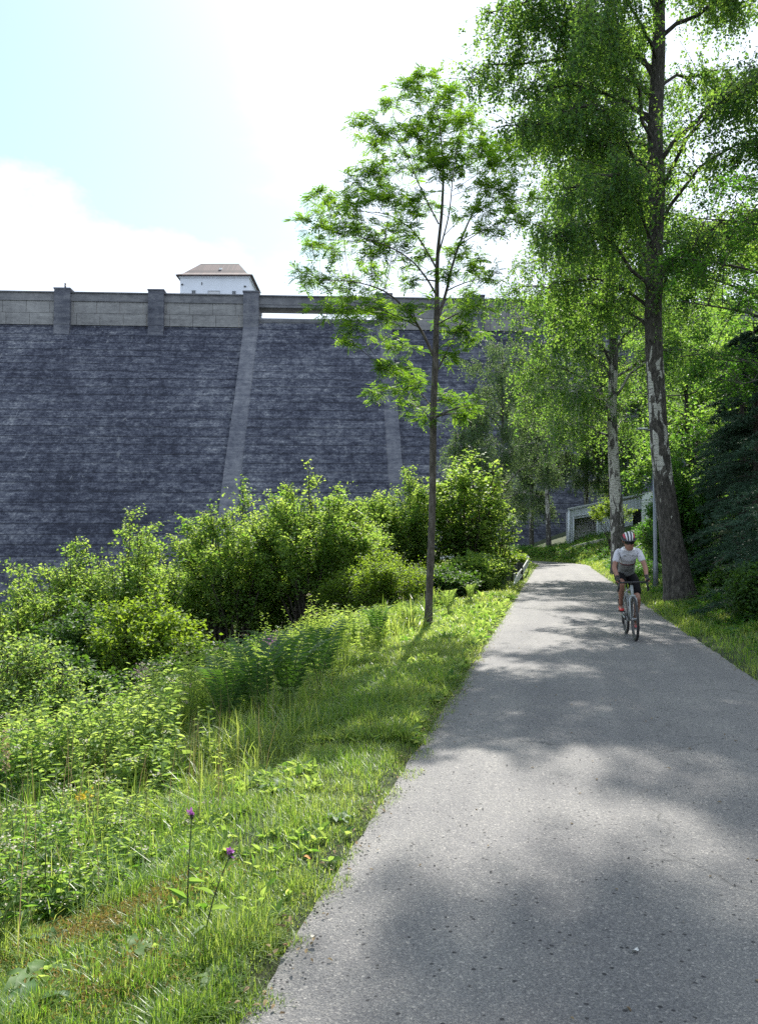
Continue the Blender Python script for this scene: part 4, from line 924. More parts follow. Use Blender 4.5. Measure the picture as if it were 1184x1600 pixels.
# shrubs on the right bank
GR = 'shrubs on the shaded right bank'
shrub('hazel_bush', 1068, 26, 705, 1.05, 'lit green hazel bush behind the big birch base', 71, ML_beech, GR, leaf=.11, up=.8, nst=26)
shrub('hazel_bush', 1115, 22, 870, .5, 'small fresh green shrub just right of the big birch foot', 72, ML_beech, GR, leaf=.09)
shrub('shrub', 1062, 31, 800, 1.2, 'dark green bush between lamp post and big birch', 73, ML_deep, GR, leaf=.09)
shrub('shrub', 1195, 14.5, 880, .55, 'blue green low shrub at the right picture edge', 74, ML_deep, GR, leaf=.07)
shrub('shrub', 1150, 18, 890, .45, 'low dark shrub at the foot of the conifer', 75, ML_deep, GR, leaf=.07)
shrub('shrub', 1040, 40, 800, 1.5, 'green bush on the bank behind the lamp post', 76, ML_beech, GR, leaf=.11)
shrub('sapling', 957, 59, 781, 1.5, 'light yellow green sapling before the shed, half hidden by the thinner birch', 78, ML_yell, GR, leaf=.12, nst=12, low=.72, flat=.15, per=14)

# conifers
def conifer(X, Y, H, r, label, seed, group):
    global rng
    keep = rng; rng = np.random.default_rng(seed); zg = gz(X, Y) - .1
    t_ = new_tree('conifer_tree', (X, Y, zg), label, 'tree', group); a = Acc(); lv = Acc()
    a.tubes([[0, 0, 0], [.02, 0, H * .5], [0, 0, H]], [[.14 + H * .006, .09, .015]], 10)
    n = int(H * 22); z = H * (.04 + .94 * rng.uniform(0, 1, n)); az = rng.uniform(0, 6.28, n); Ln = r * (1 - z / H) ** .8 * rng.uniform(.7, 1.1, n) + .15
    o = np.stack([z * 0, z * 0, z], 1); d = np.stack([np.cos(az), np.sin(az), z * 0], 1)
    S = bez(o, o + d * Ln[:, None] * .5 + [0, 0, .1], o + d * Ln[:, None] - np.stack([z * 0, z * 0, Ln * .22], 1), 6); a.tubes(S, np.linspace(1, .2, 6)[None] * (.008 + .008 * Ln)[:, None], 4)
    m_ = 34; t = rng.uniform(.15, 1, (n, m_)); idx = t * 5; i0 = np.clip(idx.astype(int), 0, 4); q = np.arange(n)[:, None]
    st = (S[q, i0] + (S[q, i0 + 1] - S[q, i0]) * (idx - i0)[..., None]).reshape(-1, 3); dr = np.repeat(d, m_, 0)
    sd_ = np.cross(dr, [0, 0, 1.0]) * rng.choice([-1, 1], len(st))[:, None]
    dd = nrm(dr * .7 + sd_ * .8 + rng.normal(0, .12, dr.shape) - [0, 0, .25]); ln = (np.repeat(Ln, m_) * .34 * (1.15 - t.ravel()) + .1)
    en = st + dd * ln[:, None]
    k = 16; f = rng.uniform(0, 1, (len(st), k)); Pn = (st[:, None] * (1 - f[..., None]) + en[:, None] * f[..., None]).reshape(-1, 3)
    leaf_cloud(lv, Pn, np.repeat(dd, k, 0) * .7 + rdir(len(Pn), -.2, .5), .085, .24, 'rhomb', .5, np.clip(np.repeat(rng.normal(.5, .2, len(st)), k), 0, 1))
    a.build('trunk', B_dark, t_); lv.build('crown', ML_con, t_); rng = keep
conifer(8.15, 15.6, 6.3, 2.0, 'dark spruce at the right edge between the big birch and the lane verge', 81, 'dark conifers on the right bank')
conifer(9.7, 20.5, 7.0, 2.1, 'taller dark spruce behind the one at the right edge', 82, 'dark conifers on the right bank')
conifer(11.4, 25, 8.0, 2.2, 'dark spruce deepest on the right bank', 83, 'dark conifers on the right bank')

# wooded hillside far behind on the right: copies of two built trees
def copy_tree(o, loc, rz, s, label):
    c = o.copy(); col.objects.link(c); c.location = loc; c.rotation_euler = (0, 0, rz); c.scale = (s, s, s); c['label'] = label; c['group'] = 'trees on the wooded hillside'
    for ch in o.children:
        k = ch.copy(); col.objects.link(k); k.parent = c
    return c
hb = np.array([24.0, 45.0, 0.0]); hb[2] = gz(24, 45) - .1
sk = [[hb, hb + (0, 0, 4), hb + (.1, .1, 8), hb + (0, 0, 12)]]; rd_ = [[.25, .2, .14, .04]]
bls = [((hb + (r2.normal(0, 2.2), r2.normal(0, 2.2), r2.uniform(1.5, 12.5))), r2.uniform(.7, 1.2)) for _ in range(60)]
hill_src = blobtree('hillside_tree', hb, sk, rd_, bls, 'round crowned tree low on the wooded hillside behind the beech', 'trees on the wooded hillside', simple_leaves(.2, .65, 'rhomb', .7, .05, .14), ML_birch, 63, tw_n=4, per=12)
hs = [(30, 62, 1.7, 'large hillside tree above the beech crown'), (26, 47, 1.35, 'hillside tree between the beech and the tank'), (18.5, 38, 1.0, 'hillside tree nearest the lamp post'), (29, 40, 1.3, 'hillside tree near the right picture edge'), (21, 54, 1.1, 'hillside tree above the white tank'), (31, 55, 1.3, 'hillside tree upslope of the tank'),
      (27, 68, 1.2, 'hillside tree behind the shed roof at its right end'), (38, 66, 1.3, 'hillside tree high on the right'), (22, 76, .95, 'hillside tree just behind the shed'), (36, 82, 1.2, 'deepest hillside tree against the dam'), (24, 32, 1.15, 'hillside tree behind the dark spruces'), (44, 52, 1.5, 'hillside tree at the far right skyline')]
for i, (x, y, s_, lb) in enumerate(hs): copy_tree(hill_src, (x, y, gz(x, y) - .1), i * 1.9, s_, 'round crowned ' + lb)
shrub('shrub', 375, 9.9, 1085, .42, 'dark clump added to stand in for shade in the hollow behind the reddish weed', 55, ML_deep, GS, leaf=.06, nst=22, ntw=14, per=12)  # dark leaf colour stands in for the shade behind the ferns
# ------------------------------------------------------------------ grass and herbs
def edge_x(y, side):
    y = np.asarray(y, float)
    xc = np.interp(y, CLf[:, 1], CLf[:, 0]); return xc
def scatter(n, y0, y1, t0, t1, side, pw=1.0):
    "points by the lane: y by inverse-power spacing, t = distance beyond the asphalt edge"
    u = rng.uniform(0, 1, n); a, b = y0 ** -pw, y1 ** -pw; y = (a + (b - a) * u) ** (-1 / pw)
    t = rng.uniform(t0, t1, n); k = np.searchsorted(CLf[:, 1][:900], y) if False else None
    nx, ny = 1 / math.hypot(1, .217), -.217 / math.hypot(1, .217)
    xc = np.interp(y, _c0[:, 1], _c0[:, 0])
    far = y > 47
    x = xc + side * nx * (HW + t); yy = y + side * ny * (HW + t)
    if far.any():
        kk = 0
        m = CLf[:, 1] > 46; cl = CLf[m][:380]; nr_ = NRf[m][:380]
        i = rng.integers(0, len(cl), far.sum()); p = cl[i] + nr_[i] * (side * (HW + t[far]))[:, None]; x[far] = p[:, 0]; yy[far] = p[:, 1]
    return x, yy, t

def blades(a, x, y, H, W_, lean=.45, tint=None, curl=1.0):
    n = len(x); z = ground(x, y) - .01
    P = np.stack([x, y, z], 1); az = rng.uniform(0, 6.28, n); d = np.stack([np.cos(az), np.sin(az), az * 0], 1); s = np.stack([-d[:, 1], d[:, 0], az * 0], 1)
    ln = np.abs(rng.normal(0, lean, n))[:, None]; H = np.asarray(H)[:, None]; W_ = np.asarray(W_)[:, None] * .5
    def pt(f): return P + np.array([0, 0, 1]) * H * (f - .35 * ln * curl * f * f) + d * H * ln * (.35 * f + .8 * f * f)
    V = np.stack([pt(0) - s * W_, pt(0) + s * W_, pt(.42) + s * W_ * .85, pt(.42) - s * W_ * .85, pt(.76) + s * W_ * .55, pt(.76) - s * W_ * .55, pt(1.0)], 1).reshape(-1, 3)
    b = np.arange(n)[:, None] * 7
    if tint is None: tint = np.clip(rng.normal(.45, .22, n) + (vn(x, y, .8) - .5) * .5, 0, 1)
    V0 = a.n
    a.add(V, np.concatenate([b + [[0, 1, 2, 3]], b + [[3, 2, 4, 5]]]), np.concatenate([tint, tint]))
    a.f.append((b + [[5, 4, 6]] + V0, tint, 0, False))

lawnw = lambda x, y: .95 + .75 * sst(5, 11, y) + (vn(x, y, 1.3) - .5) * .7
a_ = Acc()
for n, y0, y1, t0, t1, h0, h1, wd in ((150000, 2.0, 6.0, -.05, 2.4, .03, .10, .0036), (110000, 6.0, 15, -.06, 2.6, .04, .15, .009), (60000, 15, 47, -.06, 3.4, .05, .15, .016), (16000, 47.5, 75, -.06, 3, .06, .2, .035)):
    x, y, t = scatter(n, y0, y1, t0, t1, -1)
    k = rng.uniform(0, 1, n) < (.35 + .65 * sst(.25, .45, vn(x, y, .33))) * (1 - .5 * (t < .02))
    x, y, t = x[k], y[k], t[k]; gl = vn(x, y, .45) * .6 + .4 * (vn(x, y, .16) > .55)
    H = rng.uniform(h0, h1, len(x)) * (.55 + 1.0 * gl) * (.55 + .45 * sst(0, .25, t)); blades(a_, x, y, H, np.full(len(x), wd) * rng.uniform(.7, 1.4, len(x)), .8)
for n, y0, y1, t0, t1, h0, h1, wd in ((26000, .8, 5.2, -.04, 3.2, .05, .14, .007), (24000, 5.0, 14, -.04, 2.4, .05, .15, .009), (46000, 14, 47, -.06, 4.5, .06, .18, .018), (26000, 47.5, 75, -.06, 6.5, .1, .3, .04)):
    x, y, t = scatter(n, y0, y1, t0, t1, 1); H = rng.uniform(h0, h1, n) * (.6 + .9 * vn(x, y, .5)) * (.55 + .45 * sst(0, .25, t)); blades(a_, x, y, H, np.full(n, wd) * rng.uniform(.7, 1.4, n), .55)
x, y, t = scatter(26000, 2.0, 40, -.16, .03, -1); k = vn(x, y, .14) * .6 + vn(x, y, .6) * .4 > .50 - t * 1.6; x, y = x[k], y[k]
blades(a_, x, y, rng.uniform(.02, .08, len(x)), np.full(len(x), .003) + y * .0004, 1.1)
tag(a_.build('short_grass', ML_grass), 'short mown grass along both edges of the lane', kind='stuff')
# tall grass in clumps
a_ = Acc()
for nc, y0, y1, t0, t1, h0, h1, wd, per in ((460, 2.2, 6, .75, 3.2, .10, .36, .0045, 46), (380, 5.5, 14, 1.0, 5.5, .2, .55, .007, 34), (700, 14, 46, 1.2, 9, .35, .8, .02, 20), (300, 12, 46, 1.4, 6, .25, .55, .02, 16)):
    side = 1 if (h0, h1) == (.25, .55) else -1
    x, y, t = scatter(nc, y0, y1, t0, t1, side); k = (t > lawnw(x, y)) ; x, y = x[k], y[k]
    az = rng.uniform(0, 6.28, (len(x), per)); rr = np.abs(rng.normal(0, .07 + .004 * y0, (len(x), per)))
    X = (x[:, None] + rr * np.cos(az)).ravel(); Y = (y[:, None] + rr * np.sin(az)).ravel(); H = np.repeat(rng.uniform(h0, h1, len(x)), per) * rng.uniform(.5, 1.1, len(X))
    blades(a_, X, Y, H, np.full(len(X), wd) * rng.uniform(.7, 1.5, len(X)), 1.0, curl=1.1)
tag(a_.build('tall_grass', ML_grass), 'tall uncut grass in loose clumps down the left slope', kind='stuff')
# dry seed stalks
a_ = Acc()
x, y, t = scatter(700, 2.4, 14, .9, 5, -1); k = t > lawnw(x, y) * .9; x, y = x[k], y[k]
blades(a_, x, y, rng.uniform(.25, .75, len(x)), np.full(len(x), .004), .3)
tag(a_.build('dry_grass', ML_dry), 'thin straw coloured grass stalks among the green', kind='stuff')

def stems(a, lv, x, y, H, nl, size, aspect, shape, up, drp, flower=None, fl=None, stem_r=.003, lean=.14, tint0=.5, tsd=.12):
    n = len(x); z = ground(x, y) - .02; B = np.stack([x, y, z], 1); d = rng.normal(0, lean, (n, 3)); d[:, 2] = 1
    T_ = B + d * H[:, None]; S = bez(B, B + [0, 0, 1] * H[:, None] * .6, T_, 4); a.tubes(S, np.broadcast_to([stem_r, stem_r * .9, stem_r * .7, stem_r * .4], (n, 4)), 3)
    f = (np.arange(nl)[None, :] + rng.uniform(0, 1, (n, nl))) / nl; f = .15 + .85 * f; idx = f * 3; i0 = np.clip(idx.astype(int), 0, 2); q = np.arange(n)[:, None]
    P = (S[q, i0] + (S[q, i0 + 1] - S[q, i0]) * (idx - i0)[..., None]).reshape(-1, 3)
    az = np.repeat(rng.uniform(0, 6.28, n), nl) + np.tile(np.arange(nl) * 2.4, n); D = np.stack([np.cos(az), np.sin(az), np.full(len(az), .35)], 1)
    sz = size * (1.15 - .65 * f.ravel()) * np.repeat(rng.uniform(.75, 1.25, n), nl)
    tn = np.clip(np.repeat(rng.normal(tint0, tsd, n) + (vn(x + 9, y + 4, .9) - .5) * .75, nl) + rng.normal(0, .1, len(P)) + .15 * (f.ravel() - .5), 0, 1)
    leaf_cloud(lv, P, D, sz, aspect, shape, up, tn, 0, drp)
    if fl is not None:
        m_ = rng.uniform(0, 1, n) < flower; Q = T_[m_]; Q = np.repeat(Q, 16, 0) + rng.normal(0, .022, (len(Q) * 16, 3)) * [1.3, 1.3, .35]
        leaf_cloud(fl, Q, rdir(len(Q), .6), .014, 1.0, 'rhomb', .8)
FERNS = [(*at(px, py, d)[:2], h) for px, py, d, h in ((400,1120,8.0,1.0),(452,1110,8.5,1.0),(500,1072,9.8,1.0),(355,1130,7.8,.8),(428,1168,7.6,.42),(590,1010,13.6,.75),(640,978,15.8,.65))]
a_ = Acc(); l1 = Acc(); l2 = Acc(); f1 = Acc(); f2 = Acc()
for n, y0, y1, t0, t1, h0, h1, nl, sz, shp_ in ((2600, 2.2, 5.8, .75, 3.8, .12, .42, 14, .08, 'ov'), (3000, 5.0, 13, 1.1, 6.0, .30, .85, 20, .10, 'ov'), (3600, 12, 30, 1.3, 7.5, .25, .75, 16, .14, 'rh'), (1600, 28, 47, 1.0, 7, .3, .7, 12, .22, 'rh')):
    x, y, t = scatter(n, y0, y1, t0, t1, -1); k = t > lawnw(x, y) + .1; x, y, t = x[k], y[k], t[k]
    k = np.ones(len(x), bool)
    for fp in FERNS: k &= ~((np.hypot(x - fp[0], y - fp[1]) < fp[2] * .55) | ((np.abs(x - fp[0] * y / fp[1]) < fp[2] * .6) & (y < fp[1]) & (y > fp[1] - 2.8) & (rng.random(len(x)) < .85)))
    x, y, t = x[k], y[k], t[k]
    H = rng.uniform(h0, h1, len(x)) * (.45 + 1.1 * vn(x, y, .8)) * (.6 + .4 * sst(0, 1.6, t - lawnw(x, y)))
    sp = vn(x + 50, y, 1.6); A_ = sp > .52
    stems(a_, l1, x[A_], y[A_], H[A_] * .95, nl, sz * 1.0, .42, shp_, .75, .25, .10, f1, tint0=.45)
    stems(a_, l2, x[~A_], y[~A_], H[~A_], int(nl * 1.5), sz * .8, .26, shp_, .6, .05, .10, f2, tint0=.6)
u_ = empty('undergrowth', (0, 0, 0)); tag(u_, 'waist high mass of leafy weeds filling the left slope', kind='stuff')
a_.build('stalks', B_twig, u_); l1.build('broad_leaves', ML_herb, u_); l2.build('narrow_leaves', ML_shrub, u_)
f1.build('pale_blossoms', leafmat('pale_blossom', (.45, .44, .34), (.6, .55, .45), (.4, .4, .2), (.5, .45, .3), .3), u_)
f2.build('pink_blossoms', leafmat('pink_blossom', (.38, .30, .30), (.55, .42, .42), (.4, .25, .25), (.5, .4, .3), .3), u_)
# shaded ground cover on the right bank
a_ = Acc(); lv = Acc()
for n, y0, y1, t0, t1, h0, h1, nl, sz in ((2600, 7, 16, .45, 5, .07, .30, 10, .09), (3600, 14, 34, .5, 8, .1, .45, 10, .13), (3000, 33, 47, .6, 9, .15, .6, 10, .2), (2200, 47.5, 75, .8, 7, .15, .5, 9, .22)):
    x, y, t = scatter(n, y0, y1, t0, t1, 1); H = rng.uniform(h0, h1, len(x)) * (.5 + vn(x, y, .9)) * (.4 + .6 * sst(.4, 2.2, t)); stems(a_, lv, x, y, H, nl, sz, .6, 'ov' if y0 < 10 else 'rhomb', .85, .1, lean=.3, tint0=.42)
g2 = empty('ground_cover', (0, 0, 0)); tag(g2, 'low leafy ground cover on the right bank', kind='stuff'); a_.build('stalks', B_twig, g2); lv.build('leaves', ML_beech, g2)
# low broad weeds in the lawn strip
lv = Acc()
x, y, t = scatter(4200, 2.0, 22, .05, 2.6, -1, .5); k = (vn(x, y, .5) > .42) & ((y > 5.5) | (rng.random(len(x)) < .4)); x, y = x[k], y[k]
for _ in range(5):
    P = np.stack([x, y, ground(x, y) + .02], 1); D = rdir(len(x), .45, .3); leaf_cloud(lv, P, D, .030 + .0075 * y, .5, 'ov', .8, None, 0, -.1)
tag(lv.build('lawn_weeds', ML_herb), 'small clover and plantain leaves in the mown strip', kind='stuff')
# brown moss and litter patch
lv = Acc(); n = 9000
c = [(at(215, 1405, 3.65), .26, .10), (at(150, 1440, 3.45), .2, .1), (at(150, 1570, 2.9), .25, .12), (at(1000 - 470, 1130, 8), .3, .2), (at(640, 1010, 13), .5, .25)]
for p, a1, b1 in c:
    q = rng.normal(0, 1, (2200, 2)); x = p[0] + q[:, 0] * a1 * .6 + q[:, 1] * .1; y = p[1] + q[:, 1] * b1 * 1.4
    leaf_cloud(lv, np.stack([x, y, ground(x, y) + rng.uniform(.0, .045, len(x))], 1), rdir(len(x), .1), .022, .35, 'rhomb', .4)
tag(lv.build('dry_moss', leafmat('dry_moss', (.16, .13, .03), (.30, .22, .07), (.3, .22, .04), (.4, .3, .08), .3)), 'patches of yellow brown moss and litter in the grass', kind='stuff')
# grit along the asphalt edge
a_ = Acc(); ns = 1100
y = np.concatenate([rng.uniform(2.3, 12, 800), rng.uniform(2.4, 9, 300)]); tt = np.concatenate([np.abs(rng.normal(0, .09, 800)) - .02, rng.uniform(.2, 3.2, 300)])
nx, ny = .9773, -.2121; xc = np.interp(y, _c0[:, 1], _c0[:, 0]); x = xc - nx * (HW - tt); yy = y - ny * (HW - tt)
r = rng.uniform(.002, .007, ns); oc = np.array([[1, 0, 0], [0, 1, 0], [-1, 0, 0], [0, -1, 0], [0, 0, 1], [0, 0, -.4]], float)
fc = np.array([[0, 1, 4], [1, 2, 4], [2, 3, 4], [3, 0, 4], [1, 0, 5], [2, 1, 5], [3, 2, 5], [0, 3, 5]])
u = (HW - tt) / HW; V = (np.stack([x, yy, .022 * (1 - u * u) + .002 + r * .3], 1)[:, None] + oc[None] * r[:, None, None] * rng.uniform(.6, 1.3, (ns, 6, 1))).reshape(-1, 3)
a_.add(V, (np.arange(ns)[:, None, None] * 6 + fc[None]).reshape(-1, 3), np.repeat(rng.uniform(0, 1, ns), 8))
mg, ntg, bg2 = newmat('grit'); at1 = ntg.nodes.new('ShaderNodeAttribute'); at1.attribute_name = 'tint'; rg = ramp(ntg, at1.outputs['Fac'], [(0, (.03, .028, .026)), (.6, (.12, .11, .10)), (1, (.35, .32, .27))]); ntg.links.new(rg.outputs[0], bg2.inputs['Base Color']); bg2.inputs['Roughness'].default_value = .85
tag(a_.build('gravel', mg), 'loose grit along the left edge of the asphalt', kind='stuff')

# ------------------------------------------------------------------ plants one can point at
def fern(px, py, d, H, label, seed, n=9, side_ml=None):
    global rng
    keep = rng; rng = np.random.default_rng(seed); p = at(px, py, d); zg = gz(p[0], p[1]) - .02
    lv = Acc(); st = Acc()
    for i in range(n):
        az = i / n * 6.28 + rng.normal(0, .25); o = np.array([math.cos(az), math.sin(az), 0]); h = H * rng.uniform(.75, 1.1); rch = h * rng.uniform(.35, .65)
        S = bez([0, 0, 0], o * rch * .25 + [0, 0, h * 1.0], o * rch + [0, 0, h * .86], 21)[0]; st.tubes(S, np.linspace(.006, .0015, 21)[None], 4)
        T = nrm(np.gradient(S, axis=0)); sd_ = nrm(np.cross(T, [0, 0, 1.0]) + 1e-6)
        f = np.linspace(0, 1, 21)[4:]; w_ = h * .21 * np.sin(np.clip(f * 1.1, 0, 1) * math.pi) ** .7 * (1 - f * .35) + .01
        for sg in (-1, 1):
            # each pinna is a row of small leaflets tapering to its tip
            D = nrm(sd_[4:] * sg + T[4:] * .35 - np.array([0, 0, .12])); nrml = nrm(np.cross(D, T[4:]) * sg + [0, 0, .4])
            for k in range(0):
                g = (k + .5) / 6; Q = S[4:] + D * (w_ * g)[:, None]; ls = w_ * .15 * (1.15 - g) + .004
                leaf1(lv, Q, nrm(T[4:] * .8 + D * .5), nrml, ls, .5, np.clip(.5 + rng.normal(0, .1, len(Q)), 0, 1), 0)
                leaf1(lv, Q, nrm(-T[4:] * .6 + D * .6), nrml, ls * .9, .5, np.clip(.5 + rng.normal(0, .1, len(Q)), 0, 1), 0)
            leaf1(lv, S[4:], D, nrml, w_, .23, np.full(len(w_), .5), 0)
    e = empty('fern', (p[0], p[1], zg)); tag(e, label, 'fern', 'ferns along the top of the slope'); st.build('stems', B_twig, e); lv.build('fronds', side_ml or ML_fern, e); rng = keep
fern(400, 1120, 8.0, 1.0, 'large dark fern in the middle of the slope, leftmost of its clump', 101, 10)
fern(452, 1110, 8.5, 1.0, 'full fern right of the large dark one, fronds overlapping it', 102, 11)
fern(500, 1072, 9.8, 1.0, 'upright fern with tall fronds at the right end of the main clump', 103, 9)
fern(355, 1130, 7.8, .8, 'smaller fern half buried in weeds left of the large dark one', 104, 8)
fern(428, 1168, 7.6, .42, 'small yellowish fern frond tuft in front of the main clump', 105, 5, ML_yell)
fern(590, 1010, 13.6, .75, 'upright dark fern left of the young tree', 106, 9)
fern(640, 978, 15.8, .65, 'pale fern spreading just left of the young tree base', 107, 9, ML_herb)
fern(700, 945, 18.5, .70, 'pale fern right of the young tree trunk', 108, 8, ML_herb)
fern(735, 925, 21.5, .65, 'fern halfway between young tree and timber posts', 109, 8, ML_herb)
fern(765, 912, 25.5, .75, 'feathery fern next to the nearest timber post', 110, 8, ML_herb)
fern(1118, 925, 17.5, .55, 'bright fern in a sun fleck between big birch and spruce', 111, 9, ML_beech)
fern(1150, 930, 15.5, .45, 'shaded fern under the spruce at the right edge', 112, 8)
fern(250, 1190, 7.2, .5, 'grey green fern low among the weeds left of the main clump', 113, 8)

def petals(a, c, r, n, sz, tint=.5):
    P = np.array(c) + rng.normal(0, 1, (n, 3)) * np.array(r); leaf_cloud(a, P, rdir(n, .6), sz, .5, 'rhomb', .5)
M_purple = leafmat('purple_petal', (.35, .10, .38), (.5, .2, .5), (.4, .1, .4), (.5, .2, .5), .3)
M_yfl = leafmat('yellow_petal', (.7, .48, .03), (.8, .6, .06), (.6, .45, .02), (.7, .5, .05), .3)
M_dstem = simple('dark_stem', (.035, .045, .02), .8, nz=.3)
def stalk(name, px0, py0, d, px1, py1, label, cat, head=None, leaves=7, lsz=.07, r=.004, seed=0, stem=None, group=None, ml=None):
    global rng
    keep = rng; rng = np.random.default_rng(seed + 500); p = at(px0, py0, d); zg = gz(p[0], p[1]) - .02; q = at(px1, py1, d) - (p[0], p[1], zg)
    e = empty(name, (p[0], p[1], zg)); tag(e, label, cat, group); a = Acc(); S = bez([0, 0, 0], q * [.25, .25, .55], q, 7)[0]; a.tubes(S, np.linspace(r, r * .55, 7)[None], 6); a.build('stem', stem or M_dstem, e)
    lv = Acc(); f = np.linspace(.06, .85, leaves); P = np.stack([np.interp(f, np.linspace(0, 1, 7), S[:, k]) for k in range(3)], 1); az = np.arange(leaves) * 2.3 + seed
    leaf_cloud(lv, P, np.stack([np.cos(az), np.sin(az), az * 0 + .5], 1), lsz * (1.1 - .6 * f), .28, 'ov', .6, None, 0, .1); lv.build('leaves', ml or ML_herb, e)
    if head:
        mt, hr_, n, sz = head; b = Acc(); 
        if name == 'thistle': b.tubes([q - (0, 0, .012), q, q + (0, 0, .008)], [[.004, .009, .008]], 8); b.build('bud', M_dstem, e); b = Acc(); petals(b, q + (0, 0, .014), (.006, .006, .005), n, sz)
        else: petals(b, q, hr_, n, sz)
        b.build('blossom', mt, e)
    rng = keep
thp = (M_purple, None, 40, .016)
stalk('thistle', 292, 1448, 3.45, 300, 1276, 'upright thistle with a small purple head in the grass near the lane', 'thistle', thp, 6, .09, .0035, 1)
stalk('thistle', 318, 1482, 3.25, 360, 1337, 'leaning thistle with a pink purple head, right of the upright one', 'thistle', thp, 6, .09, .0035, 2)
stalk('weed_stalk', 70, 1425, 3.7, 73, 1296, 'thin dark bare weed stalk near the left picture edge', 'weed', None, 3, .05, .003, 3)
stalk('weed_stalk', 236, 1195, 7.0, 231, 1068, 'tall dark stemmed weed standing before the bush hollow', 'weed', None, 12, .10, .005, 4)
stalk('weed_stalk', 335, 1185, 7.6, 332, 1085, 'reddish leaved weed with long drooping leaves left of the ferns', 'weed', None, 14, .18, .005, 5, ml=ML_yell)
stalk('flower_spike', 590, 1188, 7.2, 597, 1100, 'pale green upright flower spike by the lane edge', 'wild flower', (ML_yell, (.01, .01, .05), 60, .02), 12, .06, .005, 6, stem=B_twig)
stalk('flower_spike', 569, 1178, 7.4, 559, 1122, 'shorter pale green spike left of the upright one', 'wild flower', (ML_yell, (.01, .01, .04), 50, .02), 8, .05, .005, 7, stem=B_twig)
stalk('loosestrife', 424, 1060, 11.5, 423, 1000, 'purple flowering weed standing above the fern clump', 'wild flower', (M_purple, (.05, .05, .03), 120, .028), 12, .1, .005, 8, stem=B_twig)
stalk('loosestrife', 226, 1100, 9.5, 225, 1052, 'dull pink flowering weed at the crest left of the ferns', 'wild flower', (leafmat('dull_pink', (.3, .2, .24), (.45, .32, .36), (.3, .2, .2), (.4, .3, .3), .3), (.08, .05, .04), 160, .025), 12, .1, .005, 9, stem=B_twig)
stalk('ragwort', 432, 1190, 7.3, 432, 1163, 'small yellow flowers low in front of the fern clump', 'wild flower', (M_yfl, (.05, .05, .012), 60, .022), 10, .08, .004, 10, stem=B_twig)
stalk('ragwort', 402, 1120, 8.2, 330, 1062, 'yellow orange flower head among the weeds left of the large fern', 'wild flower', (M_yfl, (.03, .03, .015), 40, .022), 8, .08, .004, 11, stem=B_twig)
stalk('ragwort', 130, 1290, 5.2, 131, 1246, 'yellow flower low in the weeds at left above the moss patch', 'wild flower', (M_yfl, (.03, .03, .015), 50, .022), 8, .07, .004, 12, stem=B_twig)
stalk('weed_stalk', 12, 1330, 4.6, 10, 1180, 'tall pale seed stalk at the very left picture edge', 'weed', (ML_dry, (.012, .012, .07), 90, .02), 6, .08, .004, 13, stem=B_twig)
stalk('young_shoot', 363, 1085, 10.5, 360, 985, 'tall leafy pale shoot rising above the weeds before the shrubs', 'weed', None, 26, .13, .006, 14, stem=B_twig)

def dock(px, py, d, n, sz, label, seed, ml=None):
    global rng
    keep = rng; rng = np.random.default_rng(seed); p = at(px, py, d); zg = gz(p[0], p[1]); lv = Acc(); a = Acc()
    for i in range(n):
        az = i * 2.4 + rng.normal(0, .2); o = np.array([math.cos(az), math.sin(az), 0]); L_ = sz * rng.uniform(.75, 1.15); el = rng.uniform(.35, 1.0)
        S = bez([0, 0, 0], o * L_ * .35 + [0, 0, L_ * el * .7], o * L_ * 1.1 + [0, 0, L_ * el * .35], 9)[0]; a.tubes(S[:4], np.full((1, 4), .003), 4)
        sd_ = np.array([-o[1], o[0], 0]); w_ = L_ * .24 * np.sin(np.linspace(.08, 1, 8) * math.pi) ** .6 * np.linspace(1.1, .7, 8); w_[-1] = .001
        c = S[1:]; wav = rng.normal(0, .006, (8, 1)) * [0, 0, 1]
        lv.grid(np.stack([c - sd_ * w_[:, None] + [0, 0, .18] * w_[:, None] + wav, c, c + sd_ * w_[:, None] + [0, 0, .18] * w_[:, None] - wav]), 3, 8, tint=rng.uniform(.3, .8))
    e = empty('dock_plant', (p[0], p[1], zg)); tag(e, label, 'broad leaved weed', 'broad leaved weeds in the grass'); a.build('stems', B_twig, e); lv.build('leaves', ml or ML_herb, e); rng = keep
dock(60, 1512, 3.05, 8, .13, 'large pale dock plant close to the bottom left corner', 201)
dock(45, 1590, 2.75, 8, .13, 'dark dock plant at the bottom left corner below the pale one', 202, ML_fern)
dock(335, 1530, 2.95, 8, .085, 'small dock rosette near the lane edge at the bottom', 203)
dock(165, 1300, 4.4, 7, .12, 'yellow green broad leaved weed above the moss patch', 204, ML_yell)
dock(440, 1250, 5.2, 9, .12, 'broad leaved weed in the mown strip below the ferns', 205, ML_fern)
dock(395, 1225, 5.8, 8, .13, 'pale broad leaved weed left of the one below the ferns', 206)
dock(210, 1470, 3.15, 7, .09, 'low broad leaved weed just below the moss patch', 207)
dock(85, 1450, 3.4, 7, .10, 'broad leaved weed between the pale dock and the bare stalk', 208, ML_fern)
dock(525, 1300, 4.6, 8, .09, 'dark low weed hugging the asphalt edge', 209, ML_fern)
dock(20, 1400, 3.7, 6, .12, 'broad leaved weed at the left edge in tall grass', 210)
